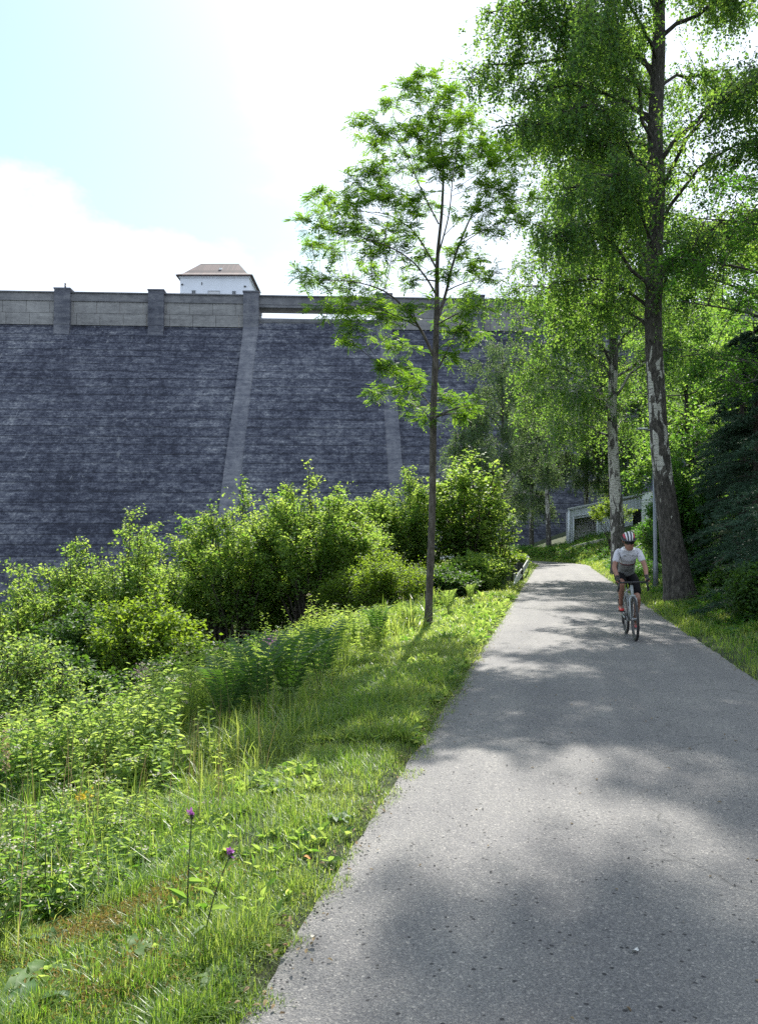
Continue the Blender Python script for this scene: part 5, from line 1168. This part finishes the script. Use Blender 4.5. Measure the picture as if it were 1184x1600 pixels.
for i, (px, py, d, c, lb) in enumerate(((480, 1371, 3.9, (.45, .2, .05), 'orange dead leaf lying in the grass beside the lane'), (445, 1478, 3.17, (.4, .24, .14), 'brown dead leaf at the asphalt edge near the bottom'), (490, 1463, 3.24, (.5, .47, .4), 'white stone drawn leaf shaped on the asphalt near its left edge'), (992, 1484, 3.13, (.6, .6, .58), 'pale crumpled leaf scrap in the middle of the lane'))):  # the pale one by the left asphalt edge stands for a white stone
    p = at(px, py, d); z = gz(p[0], p[1]) + .07 if i == 0 else .03; a_ = Acc(); t = np.linspace(0, 1, 7); w_ = .011 * np.sin(t * math.pi) ** .7
    V = np.stack([np.stack([t * .036 - .018, s * w_, .006 * np.sin(t * 5 + i) + .004 * abs(s)], 1) for s in (-1, 0, 1)]); a_.grid(V, 3, 7)
    o_ = a_.build('fallen_leaf', simple('dead_leaf', c, .8, nz=.2)); o_.location = (p[0], p[1], z); o_.rotation_euler = (.15, .1, i * 1.3); tag(o_, lb, 'leaf')

# dead leaves and twigs that have blown against the asphalt edge and lie about the lane
lv = Acc(); n = 520; y = 2.2 + 16 * rng.uniform(0, 1, n) ** 1.4; tt = np.where(rng.uniform(0, 1, n) < .7, np.abs(rng.normal(0, .10, n)) - .06, rng.uniform(.1, 3.3, n))
sd2 = np.where(rng.uniform(0, 1, n) < .75, -1, 1); tt = np.where(sd2 > 0, np.abs(rng.normal(0, .1, n)), tt); xc = np.interp(y, _c0[:, 1], _c0[:, 0]); x = xc + sd2 * .9773 * (HW - tt); yy = y - sd2 * .2121 * (HW - tt); u = (HW - np.maximum(tt, 0)) / HW
P = np.stack([x, yy, .022 * (1 - u * u) + .006 + .03 * (tt < 0)], 1); D = rdir(n, .05, .15); leaf_cloud(lv, P, D, .026, .5, 'ov', .9)
tag(lv.build('leaf_litter', leafmat('dead_leaf_bits', (.10, .06, .03), (.34, .26, .14), (.15, .09, .03), (.3, .22, .1), .2)), 'dry leaf bits scattered along the asphalt edges', kind='stuff')
# ------------------------------------------------------------------ cyclist and bicycle
def skin_mesh(chains, levels=2, extra=None):
    "chains: list of (points, radii, root?) joined where points coincide; grown into one surface"
    verts, rad, edges, root = [], [], [], []
    idx = {}
    for pts, rr in chains:
        prev = None
        for p, r in zip(pts, rr):
            k = tuple(round(c, 4) for c in p)
            if k not in idx:
                idx[k] = len(verts); verts.append(p); rad.append(r if isinstance(r, tuple) else (r, r))
            if prev is not None and idx[k] != prev: edges.append((prev, idx[k]))
            prev = idx[k]
    me = bpy.data.meshes.new('tmp'); me.from_pydata([tuple(v) for v in verts], edges, []); o = bpy.data.objects.new('tmp', me); col.objects.link(o)
    o.modifiers.new('s', 'SKIN'); 
    if not me.skin_vertices: me.attributes  # created by the modifier below
    bpy.context.view_layer.objects.active = o
    if len(me.skin_vertices) == 0:
        o.select_set(True); bpy.ops.mesh.customdata_skin_add()
    sv = me.skin_vertices[0].data
    seen = set()
    adj = {i: [] for i in range(len(verts))}
    for a, b in edges: adj[a].append(b); adj[b].append(a)
    for i in range(len(verts)):
        sv[i].radius = rad[i]
        if i not in seen:
            sv[i].use_root = True; st = [i]
            while st:
                q = st.pop()
                if q in seen: continue
                seen.add(q); st += adj[q]
        else: sv[i].use_root = False
    o.modifiers['s'].use_smooth_shade = True
    sb = o.modifiers.new('b', 'SUBSURF'); sb.levels = levels; sb.render_levels = levels
    dg = bpy.context.evaluated_depsgraph_get(); em = o.evaluated_get(dg).to_mesh()
    V = np.array([v.co[:] for v in em.vertices]); Fq = [list(p.vertices) for p in em.polygons]
    o.evaluated_get(dg).to_mesh_clear(); bpy.data.objects.remove(o); bpy.data.meshes.remove(me)
    return V, Fq
def add_skin(a, chains, levels=2, mat=0, fn=None):
    V, Fq = skin_mesh(chains, levels)
    if fn is not None: V = fn(V)
    q = [f for f in Fq if len(f) == 4]; t = [f for f in Fq if len(f) == 3]
    n0 = a.n
    if q: a.add(V, q, .5, mat, True)
    if t: a.f.append((np.array(t) + n0, np.full(len(t), .5), mat, True))

BX = (4.165, 13.29); HEAD = math.atan2(-1.15, -.19)     # heading of the bicycle
def M3(name, c, **k): return simple(name, c, **k)
M_bikeframe = M3('frame_paint', (.30, .33, .34), rough=.3, coat=.4, nz=.04)
M_blk = M3('black_rubber', (.018, .018, .02), rough=.6, nz=.2); M_blk2 = M3('black_tape', (.02, .02, .022), rough=.5)
M_rim = M3('rim_black', (.05, .05, .055), rough=.35, metal=.3); M_met = M3('chain_metal', (.25, .25, .26), rough=.35, metal=.9); M_tan = M3('tyre_wall', (.30, .26, .2), rough=.7)
bk = empty('bicycle', (BX[0], BX[1], .018), HEAD - math.pi / 2); tag(bk, 'grey drop bar gravel bicycle ridden toward the camera on the lane', 'bicycle')
def torus(a, c, R_, r, m=48, k=10, mat=0, ax='x', sy=1.0):
    t = np.arange(m) / m * 2 * math.pi; p = np.arange(k + 1) / k * 2 * math.pi
    rr = R_ + r * np.cos(p)[None]; V = np.stack([np.broadcast_to(r * sy * np.sin(p)[None], (m, k + 1)), rr * np.cos(t)[:, None], rr * np.sin(t)[:, None]], -1) + np.array(c); a.grid(V, m, k + 1, mat, closeu=True)
WR = .345
for yy, nm in ((.525, 'front'), (-.525, 'rear')):
    wv = Acc(); wv.tubes([[-.045, yy, WR], [.045, yy, WR]], [[.022, .022]], 12, cap=True); wh = wv.build('wheel', M_met, bk)
    a_ = Acc(); torus(a_, (0, yy, WR), WR - .021, .021); 
    kn = 40; t = np.arange(kn) / kn * 6.283
    for s in (-.011, 0, .011):
        for tt in t + s * 7: a_.box((s, yy + math.cos(tt) * (WR - .001 - abs(s) * .25), WR + math.sin(tt) * (WR - .001 - abs(s) * .25)), (.007, .010, .008), rot=Matrix.Rotation(tt, 3, 'X'))
    a_.build('tyre', M_blk, wh)
    a_ = Acc(); torus(a_, (0, yy, WR), WR - .045, .012, 48, 8, sy=1.1); a_.build('rim', M_rim, wh)
    a_ = Acc(); P = []
    for i in range(28):
        tt = i / 28 * 6.283; t2 = tt + (.35 if i % 2 else -.35); s = .03 if i % 4 < 2 else -.03
        P.append([[s, yy + math.cos(t2) * .02, WR + math.sin(t2) * .02], [s * .1, yy + math.cos(tt) * (WR - .05), WR + math.sin(tt) * (WR - .05)]])
    a_.tubes(np.array(P), np.full((28, 2), .0013), 4); a_.build('spokes', M_met, wh)
    a_ = Acc(); torus(a_, (-.034, yy, WR), .07, .012, 32, 6, sy=.12); a_.build('brake_disc', M_met, wh)
bb_ = np.array([0, -.10, .28]); hd_t = np.array([0, .345, .86]); hd_b = np.array([0, .40, .72]); st_t = np.array([0, -.255, .80])
a_ = Acc()
for p, q, r0, r1 in ((bb_, hd_b, .026, .027), (st_t - (0, -.01, .05), hd_t - (0, -.005, .03), .018, .02), (bb_, st_t, .018, .016), (hd_b - (0, -.005, .02), hd_t + (0, -.002, .01), .025, .023)):
    a_.tubes([p, (p + q) / 2, q], [[r0, (r0 + r1) / 2, r1]], 12, cap=True)
for s in (-1, 1):
    a_.tubes([bb_ + (s * .02, 0, 0), [s * .045, -.22, .29], [s * .055, -.36, .31], [s * .062, -.52, .345]], [[.013, .012, .011, .010]], 8, cap=True)
    a_.tubes([st_t + (s * .01, 0, -.08), [s * .04, -.39, .56], [s * .062, -.52, .345]], [[.010, .009, .008]], 8, cap=True)
a_.tubes([bb_ - (.035, 0, 0), bb_ + (.035, 0, 0)], [[.024, .024]], 12, cap=True); a_.build('frame', M_bikeframe, bk)
a_ = Acc()
for s in (-1, 1): a_.tubes([[s * .012, .405, .705], [s * .048, .425, .66], [s * .056, .46, .52], [s * .06, .525, .345]], [[.02, .016, .013, .010]], 10, cap=True)
a_.tubes([[-.045, .424, .70], [0, .41, .712], [.045, .424, .70]], [[.017, .022, .017]], 10, cap=True); a_.build('fork', M_bikeframe, bk)
a_ = Acc(); a_.tubes([st_t, [0, -.27, .93]], [[.0136, .0136]], 10, cap=True); a_.build('seat_post', M_blk2, bk)
a_ = Acc(); sd_p = [(-.40, .055, .955), (-.37, .072, .965), (-.30, .062, .965), (-.22, .032, .962), (-.15, .02, .958), (-.125, .008, .95)]
a_.grid(np.array([[[math.cos(t) * w_, y, z + math.sin(t) * (.012 if math.sin(t) > 0 else .028)] for y, w_, z in sd_p] for t in np.arange(14) / 14 * 6.283]), 14, len(sd_p), closeu=True); a_.build('saddle', M_blk2, bk)
a_ = Acc(); a_.tubes([hd_t + (0, 0, .0), hd_t + (0, -.01, .05)], [[.017, .017]], 10, cap=True); a_.tubes([hd_t + (0, -.01, .035), [0, .43, .925]], [[.015, .016]], 10, cap=True); a_.build('stem', M_blk2, bk)
hb_ = []; 
for s in (-1, 1): hb_.append(catmull([[0, .43, .925], [s * .12, .43, .926], [s * .20, .435, .925], [s * .215, .47, .922], [s * .217, .505, .912], [s * .222, .535, .875], [s * .228, .525, .825], [s * .232, .48, .795], [s * .235, .42, .79]], 5))
a_ = Acc(); a_.tubes(np.array(hb_), np.full((2, len(hb_[0])), .0155), 10, cap=True); a_.build('handlebar', M_blk2, bk)
for s in (-1, 1):
    a_ = Acc(); a_.tubes([[s * .216, .48, .925], [s * .216, .525, .945], [s * .215, .56, .965], [s * .214, .575, .985]], [[.017, .018, .016, .010]], 10, cap=True)
    a_.tubes([[s * .216, .555, .945], [s * .218, .575, .90], [s * .22, .57, .83]], [[.007, .006, .005]], 6, cap=True); a_.build('brake_lever', M_blk2, bk)
CR = R(62); cdir = np.array([0, math.sin(R(28)), math.cos(R(28))])   # right crank up and forward
a_ = Acc()
for s, sg in ((1, 1), (-1, -1)): a_.tubes([bb_ + (s * .06, 0, 0), bb_ + (s * .072, 0, 0) + sg * cdir * .17], [[.015, .011]], 8, cap=True)
a_.tubes([bb_ - (.065, 0, 0), bb_ + (.065, 0, 0)], [[.013, .013]], 8, cap=True); a_.build('crank', M_met, bk)
a_ = Acc(); torus(a_, (.04, -.525, WR), .05, .007, 30, 6); torus(a_, (.036, -.525, WR), .07, .005, 30, 6); a_.build('sprocket', M_met, bk)
a_ = Acc(); torus(a_, bb_ + (.045, 0, 0), .088, .006, 40, 6); torus(a_, bb_ + (.045, 0, 0), .055, .005, 30, 6)
for i in range(4): t = i * 1.571 + .4; a_.tubes([bb_ + (.045, 0, 0), bb_ + (.045, math.cos(t) * .085, math.sin(t) * .085)], [[.007, .006]], 6)
a_.build('chainring', M_met, bk)
a_ = Acc(); a_.tubes([bb_ + (.045, .0, .088), [.042, -.525, WR + .05]], [[.004, .004]], 4); a_.tubes([bb_ + (.045, 0, -.088), [.042, -.50, .17]], [[.004, .004]], 4); a_.build('chain', M_blk2, bk)
a_ = Acc(); a_.tubes([[.05, -.53, .32], [.055, -.50, .25], [.05, -.48, .17]], [[.02, .018, .014]], 8, cap=True); a_.build('derailleur', M_blk2, bk)
PR = bb_ + (.125, 0, 0) + cdir * .17; PL = bb_ + (-.125, 0, 0) - cdir * .17
for p in (PR, PL):
    a_ = Acc(); a_.box(p, (.085, .05, .014)); a_.tubes([p - (.055, 0, 0), p + (.055, 0, 0)], [[.006, .006]], 6, cap=True); a_.build('pedal', M_blk2, bk)
a_ = Acc(); a_.tubes([bb_ * .55 + hd_b * .45 + (0, -.05, .06), bb_ * .25 + hd_b * .75 + (0, -.05, .06)], [[.036, .034]], 12, cap=True); a_.build('bottle', M3('bottle_plastic', (.08, .09, .10), rough=.4), bk)

# rider
M_skin = M3('skin', (.27, .135, .095), rough=.55, nz=.06, scale=12)
def jersey_mat():
    m, nt, b = newmat('jersey_cloth'); n = nt.nodes.new; l = nt.links.new
    tc = n('ShaderNodeTexCoord'); sp = n('ShaderNodeSeparateXYZ'); l(tc.outputs['Object'], sp.inputs[0])
    # bands run round the body: a coordinate along the spine
    q = n('ShaderNodeMath'); q.operation = 'MULTIPLY_ADD'; q.inputs[1].default_value = .75; l(sp.outputs['Y'], q.inputs[0]); l(sp.outputs['Z'], q.inputs[2])
    wv = n('ShaderNodeMath'); wv.operation = 'PINGPONG'; wv.inputs[1].default_value = .022; l(q.outputs[0], wv.inputs[0])
    r = ramp(nt, q.outputs[0], [(0, (.16, .165, .17))], 'CONSTANT')
    e = r.color_ramp.elements
    mr = n('ShaderNodeMapRange'); mr.inputs['From Min'].default_value = .9; mr.inputs['From Max'].default_value = 1.6; l(q.outputs[0], mr.inputs['Value'])
    nt.links.new(mr.outputs[0], r.inputs['Fac'])
    for p, c in ((.335, (.30, .31, .31)), (.36, (.13, .13, .135)), (.40, (.30, .31, .31)), (.425, (.15, .15, .155)), (.475, (.06, .04, .045)), (.50, (.30, .04, .05)), (.515, (.06, .05, .06)), (.53, (.54, .54, .60))):
        x = e.new(p); x.color = (*c, 1)
    l(r.outputs[0], b.inputs['Base Color']); b.inputs['Roughness'].default_value = .75
    no = n('ShaderNodeTexNoise'); no.inputs['Scale'].default_value = 9; no.inputs['Detail'].default_value = 3; l(tc.outputs['Object'], no.inputs['Vector'])
    bp = n('ShaderNodeBump'); bp.inputs['Distance'].default_value = .05; bp.inputs['Strength'].default_value = .9; l(no.outputs['Fac'], bp.inputs['Height']); l(bp.outputs[0], b.inputs['Normal'])
    return m
M_jer = jersey_mat(); M_sho = M3('shorts_black', (.006, .006, .008), rough=.9, spec=.2); M_glv = M3('glove_black', (.02, .02, .022), rough=.7)
M_shoe = M3('shoe_red', (.62, .03, .035), rough=.35, coat=.3, nz=.08); M_sole = M3('shoe_sole', (.03, .03, .03), rough=.6); M_lens = M3('lens_dark', (.012, .012, .014), rough=.08)
M_hw = M3('helmet_white', (.6, .6, .63), rough=.3, nz=.03); M_hr = M3('helmet_red', (.42, .02, .05), rough=.3, nz=.05); M_hk = M3('helmet_black', (.02, .022, .035), rough=.5); M_hair = M3('hair_grey', (.1, .085, .07), rough=.8)
A3 = np.array
hipc = A3([0, -.245, 1.035]); waist = A3([0, -.12, 1.17]); chest = A3([0, .03, 1.31]); shc = A3([0, .125, 1.405]); neck = A3([0, .175, 1.455]); hdb = A3([0, .215, 1.515])
def arm(s): return A3([s * .165, .12, 1.405]), A3([s * .245, .235, 1.165]), A3([s * .225, .455, 1.005]), A3([s * .222, .475, .995])
def leg(s): 
    if s > 0: return A3([.095, -.22, .99]), A3([.135, .175, .90]), PR + A3([0, -.085, .115]), PR
    return A3([-.095, -.22, .99]), A3([-.12, .10, .63]), PL + A3([0, -.085, .115]), PL
def L3(a, b, t): return a * (1 - t) + b * t
body = Acc(); ch = []
ch.append(([hipc, waist, chest, shc, neck, hdb], [(.10, .085), (.10, .08), (.115, .09), (.09, .065), (.046, .05), (.048, .053)]))
hands = []
for s in (-1, 1):
    sh, el, wr, hn = arm(s)
    ch.append(([shc, L3(shc, sh, .75), sh, L3(sh, el, .45), el, L3(el, wr, .35), L3(el, wr, .8), wr], [(.09, .065), .06, .050, .045, .040, .042, .031, .026]))
    hp, kn, an, pd = leg(s)
    ch.append(([hipc, hp, L3(hp, kn, .4), L3(hp, kn, .85), kn, L3(kn, an, .3), L3(kn, an, .75), an], [(.10, .085), .075, .068, .058, .056, .058, .037, .033]))
    ch.append(([an, an + A3([0, -.03, -.055]), an + A3([0, .05, -.07]), an + A3([0, .15, -.085])], [.033, .034, .035, .028]))
add_skin(body, ch, 2)
# hands: a palm over each brake hood, four fingers of different length curled round it and the thumb on the inner side
def hand_chains(s, grow=0.0, fingers=1.0):
    _, el, wr, hn = arm(s); out = []
    w0 = wr + A3([0, 0, 0]); k0 = A3([s * .222, .525, .985])
    out.append(([w0, L3(w0, k0, .5), k0], [(.026 + grow, .020 + grow), (.036 + grow, .020 + grow), (.034 + grow, .017 + grow)]))
    if fingers > 0:
        for i, (off, ln) in enumerate(((-.026, .92), (-.009, 1.0), (.009, .94), (.026, .76))):
            y0 = .512 + .019 * (1.5 - i); base = A3([s * (.222 + .022), y0, .983]); 
            pts = [A3([s * .228, y0 - .008, .985]), base + A3([s * .012, .006, -.010]), base + A3([s * .010, .012, -.034 * ln]), base + A3([-s * .012, .014, -.052 * ln]), base + A3([-s * .030, .012, -.050 * ln])]
            k = len(pts) if fingers >= 1 else 3
            out.append((pts[:k], [.010 + grow, .0095 + grow, .009 + grow, .0085 + grow, .007 + grow][:k]))
        tb = [A3([s * .214, .50, .988]), A3([s * .196, .515, .978]), A3([s * .188, .537, .962]), A3([s * .192, .552, .948])]
        k = 4 if fingers >= 1 else 2
        out.append((tb[:k], [.012 + grow, .011 + grow, .010 + grow, .008 + grow][:k]))
    return out
for s in (-1, 1):
    for c in hand_chains(s): add_skin(body, [c], 1)
# head: lofted rings, face forward (+y), slightly bowed
hc_ = A3([0, .285, 1.585]); tiltm = np.array(Matrix.Rotation(-.30, 3, 'X')) * 1.14
ringsz = [(-.118, .030, .030, .052), (-.105, .045, .045, .050), (-.085, .055, .055, .040), (-.06, .062, .066, .026), (-.03, .067, .076, .012), (0, .071, .084, .006), (.03, .074, .087, .0), (.06, .073, .086, -.004), (.085, .065, .076, -.006), (.105, .045, .054, -.008), (.117, .014, .018, -.008)]
mh = 28; t = np.arange(mh) / mh * 6.283; HV = []
for z, rx, ry, fy in ringsz:
    x = np.cos(t) * rx; y = np.sin(t) * ry + fy; fr = np.clip(np.sin(t), 0, 1)
    bump = 0
    nose = np.exp(-((x) / .012) ** 2) * fr * max(0, 1 - abs(z + .028) / .03) * .026
    mouth = np.exp(-(x / .024) ** 2) * fr * (.006 * math.exp(-((z + .062) / .008) ** 2)); eye = -(np.exp(-((np.abs(x) - .030) / .014) ** 2) * fr * math.exp(-((z - .0) / .014) ** 2)) * .009
    HV.append(np.stack([x, y + nose + mouth + eye, np.full(mh, z)], 1))
HV = np.stack(HV, 1) @ tiltm.T + hc_; body.grid(HV, mh, len(ringsz), closeu=True)
for s in (-1, 1): body.tubes(np.array([[s * .070, -.01, -.03], [s * .080, -.018, -.01], [s * .083, -.016, .012], [s * .074, -.006, .022]]) @ tiltm.T + hc_, [[.006, .011, .012, .007]], 8, cap=True)
rider = body.build('person', M_skin); rider.location = (BX[0], BX[1], .018); rider.rotation_euler = (0, .035, HEAD - math.pi / 2); bk.rotation_euler = (0, .035, HEAD - math.pi / 2)
tag(rider, 'cyclist in white jersey, black shorts, red shoes and striped helmet riding toward the camera', 'person')
g = .009
a_ = Acc(); jc = [([hipc + A3([0, .01, -.01]), L3(hipc, waist, .5), waist, chest, shc, neck + A3([0, .006, .012])], [(.155, .135), (.15, .13), (.142, .122), (.155, .13), (.135, .10), (.066, .068)])]
for s in (-1, 1):
    sh, el, wr, hn = arm(s); jc.append(([shc, L3(shc, sh, .75), sh, L3(sh, el, .4), L3(sh, el, .72)], [(.135, .10), .085, .072, .064, .060]))
add_skin(a_, jc, 2); a_.build('jersey', M_jer, rider)
jv = np.array([v.co[:] for v in rider.children[0].data.vertices])
for x0, z0 in ((.068, 1.345), (-.066, 1.35)):
    a_ = Acc()
    for dx_, dz_, wd_, ht_ in ((-.014, 0, .012, .006), (0, .004, .010, .010), (.013, -.002, .012, .005)):
        m_ = (np.abs(jv[:, 0] - (x0 + dx_)) < .03) & (np.abs(jv[:, 2] - (z0 + dz_)) < .03); yy_ = jv[m_, 1].max() if m_.any() else .2
        a_.box((x0 + dx_, yy_ + .001, z0 + dz_), (wd_, .006, ht_))
    a_.build('emblem', M3('emblem_dark', (.10, .10, .13), rough=.7), rider)
a_ = Acc(); a_.tubes([shc + A3([0, .095, .035]), chest + A3([0, .112, .0]), waist + A3([0, .102, -.03])], [[.003, .003, .003]], 5); a_.build('zip', M3('zip_dark', (.1, .1, .12), rough=.4), rider)
a_ = Acc(); jc = [([hipc + A3([0, .05, .06]), hipc], [(.14, .12), (.16, .14)])]
for s in (-1, 1):
    hp, kn, an, pd = leg(s); jc.append(([hipc, hp, L3(hp, kn, .4), L3(hp, kn, .85)], [(.16, .14), .125, .105, .088]))
add_skin(a_, jc, 2); a_.build('shorts', M_sho, rider)
for s in (-1, 1):
    a_ = Acc()
    for c in hand_chains(s, .0035, .5): add_skin(a_, [c], 1)
    _, el, wr, _ = arm(s); a_.tubes([L3(el, wr, .9), wr + A3([0, .004, 0])], [[.034, .031]], 10); a_.build('glove', M_glv, rider)
    hp, kn, an, pd = leg(s); a_ = Acc(); h0 = an + A3([0, -.045, -.075])
    add_skin(a_, [([an + A3([0, -.022, -.02]), h0, an + A3([0, .03, -.072]), an + A3([0, .10, -.086]), an + A3([0, .17, -.092])], [(.040, .045), (.038, .036), (.043, .038), (.046, .030), (.034, .020)])], 2)
    sh_ = a_.build('shoe', M_shoe, rider)
    a_ = Acc(); a_.box(an + A3([0, .05, -.116]), (.075, .25, .014)); a_.build('sole', M_sole, sh_)
    a_ = Acc(); a_.tubes([an + A3([0, 0, .07]), an + A3([0, -.015, -.01])], [[.043, .042]], 12); a_.build('sock', M_glv, rider)
# small hip bag seen at the rider's right side
a_ = Acc(); add_skin(a_, [([hipc + A3([.10, -.03, .10]), hipc + A3([.17, -.06, .07]), hipc + A3([.16, -.09, -.02])], [.05, .06, .05])], 2); a_.build('hip_bag', M_glv, rider)
# helmet with ribs
def dome(a, c, rx, ry, rz, t0, t1, z0, mat, n=10, off=0.0):
    az = np.linspace(t0, t1, max(3, int((t1 - t0) * 6))); el = np.linspace(z0, 1.45, n)
    V = np.stack([np.stack([np.cos(q) * np.cos(el) * (rx + off), np.sin(q) * np.cos(el) * (ry + off), np.sin(el) * (rz + off)], 1) for q in az]); V = V @ tiltm.T + c; a.grid(V, len(az), n, mat)
hcen = hc_ + A3([0, -.005, .045]); a_ = Acc(); dome(a_, hcen, .092, .118, .092, 0, 6.2832, -.08, 0, 12); hel = a_.build('helmet', M_hk, rider)
def ribs(name, xs, mat, w_=.016):
    a = Acc()
    for x0 in xs:
        e = np.linspace(.02, math.pi - .12, 20); V = []
        for dx_ in (-w_, -w_ * .6, w_ * .6, w_):
            xx = (x0 + dx_) / .100; k = math.sqrt(max(.05, 1 - xx * xx)); h = .010 if abs(dx_) < w_ * .9 else -.004
            V.append(np.stack([np.full(20, x0 + dx_) * (.75 + .25 * np.sin(e)), np.cos(e) * (.118 + h) * k, np.sin(e) * (.092 + h) * k], 1))
        V = np.stack(V) @ tiltm.T + hcen; a.grid(V, 4, 20)
    a.build(name, mat, hel)
ribs('white_rib', (-.046, .046), M_hw, .012); ribs('red_rib', (-.072, .072), M_hr, .011); ribs('crown_rib', (0,), M_hw, .013); 
a_ = Acc(); pr_ = [[math.sin(q) * .094, math.cos(q) * .121, -.004] for q in np.linspace(-math.pi, math.pi, 33)]; a_.tubes(np.array(pr_) @ tiltm.T + hcen, [[.010] * 33], 8); a_.build('rim', M_hk, hel)
a_ = Acc()
for s in (-1, 1): a_.tubes(np.array([[s * .078, .01, .03], [s * .072, .02, -.04], [s * .045, .035, -.10], [0, .045, -.122]]) @ tiltm.T + hc_, [[.004] * 4], 5)
a_.build('strap', M_hk, hel)
a_ = Acc(); V = []
for zz in (-.018, 0, .018):
    q = np.linspace(-1.15, 1.15, 15); V.append(np.stack([np.sin(q) * .074, np.cos(q) * .092 + .012 - abs(zz) * .1, np.full(15, zz + .002) - .006 * (np.cos(q * 3) > .9) * (zz < 0) * -1], 1))
a_.grid(np.stack(V) @ tiltm.T + hc_, 3, 15); a_.build('sunglasses', M_lens, rider)

# ------------------------------------------------------------------ summer haze between here and the dam
hz = Acc(); hz.box((0, 68, 22), (330, 156, 72)); 
mh_ = bpy.data.materials.new('haze_air'); mh_.use_nodes = True; nh = mh_.node_tree; nh.nodes.clear()
pv = nh.nodes.new('ShaderNodeVolumePrincipled'); pv.inputs['Color'].default_value = (.86, .92, 1, 1); pv.inputs['Density'].default_value = HAZE; pv.inputs['Anisotropy'].default_value = .3
oh = nh.nodes.new('ShaderNodeOutputMaterial'); nh.links.new(pv.outputs[0], oh.inputs['Volume'])
if HAZE > 0: tag(hz.build('haze', mh_), 'thin summer haze hanging over the valley', kind='stuff')
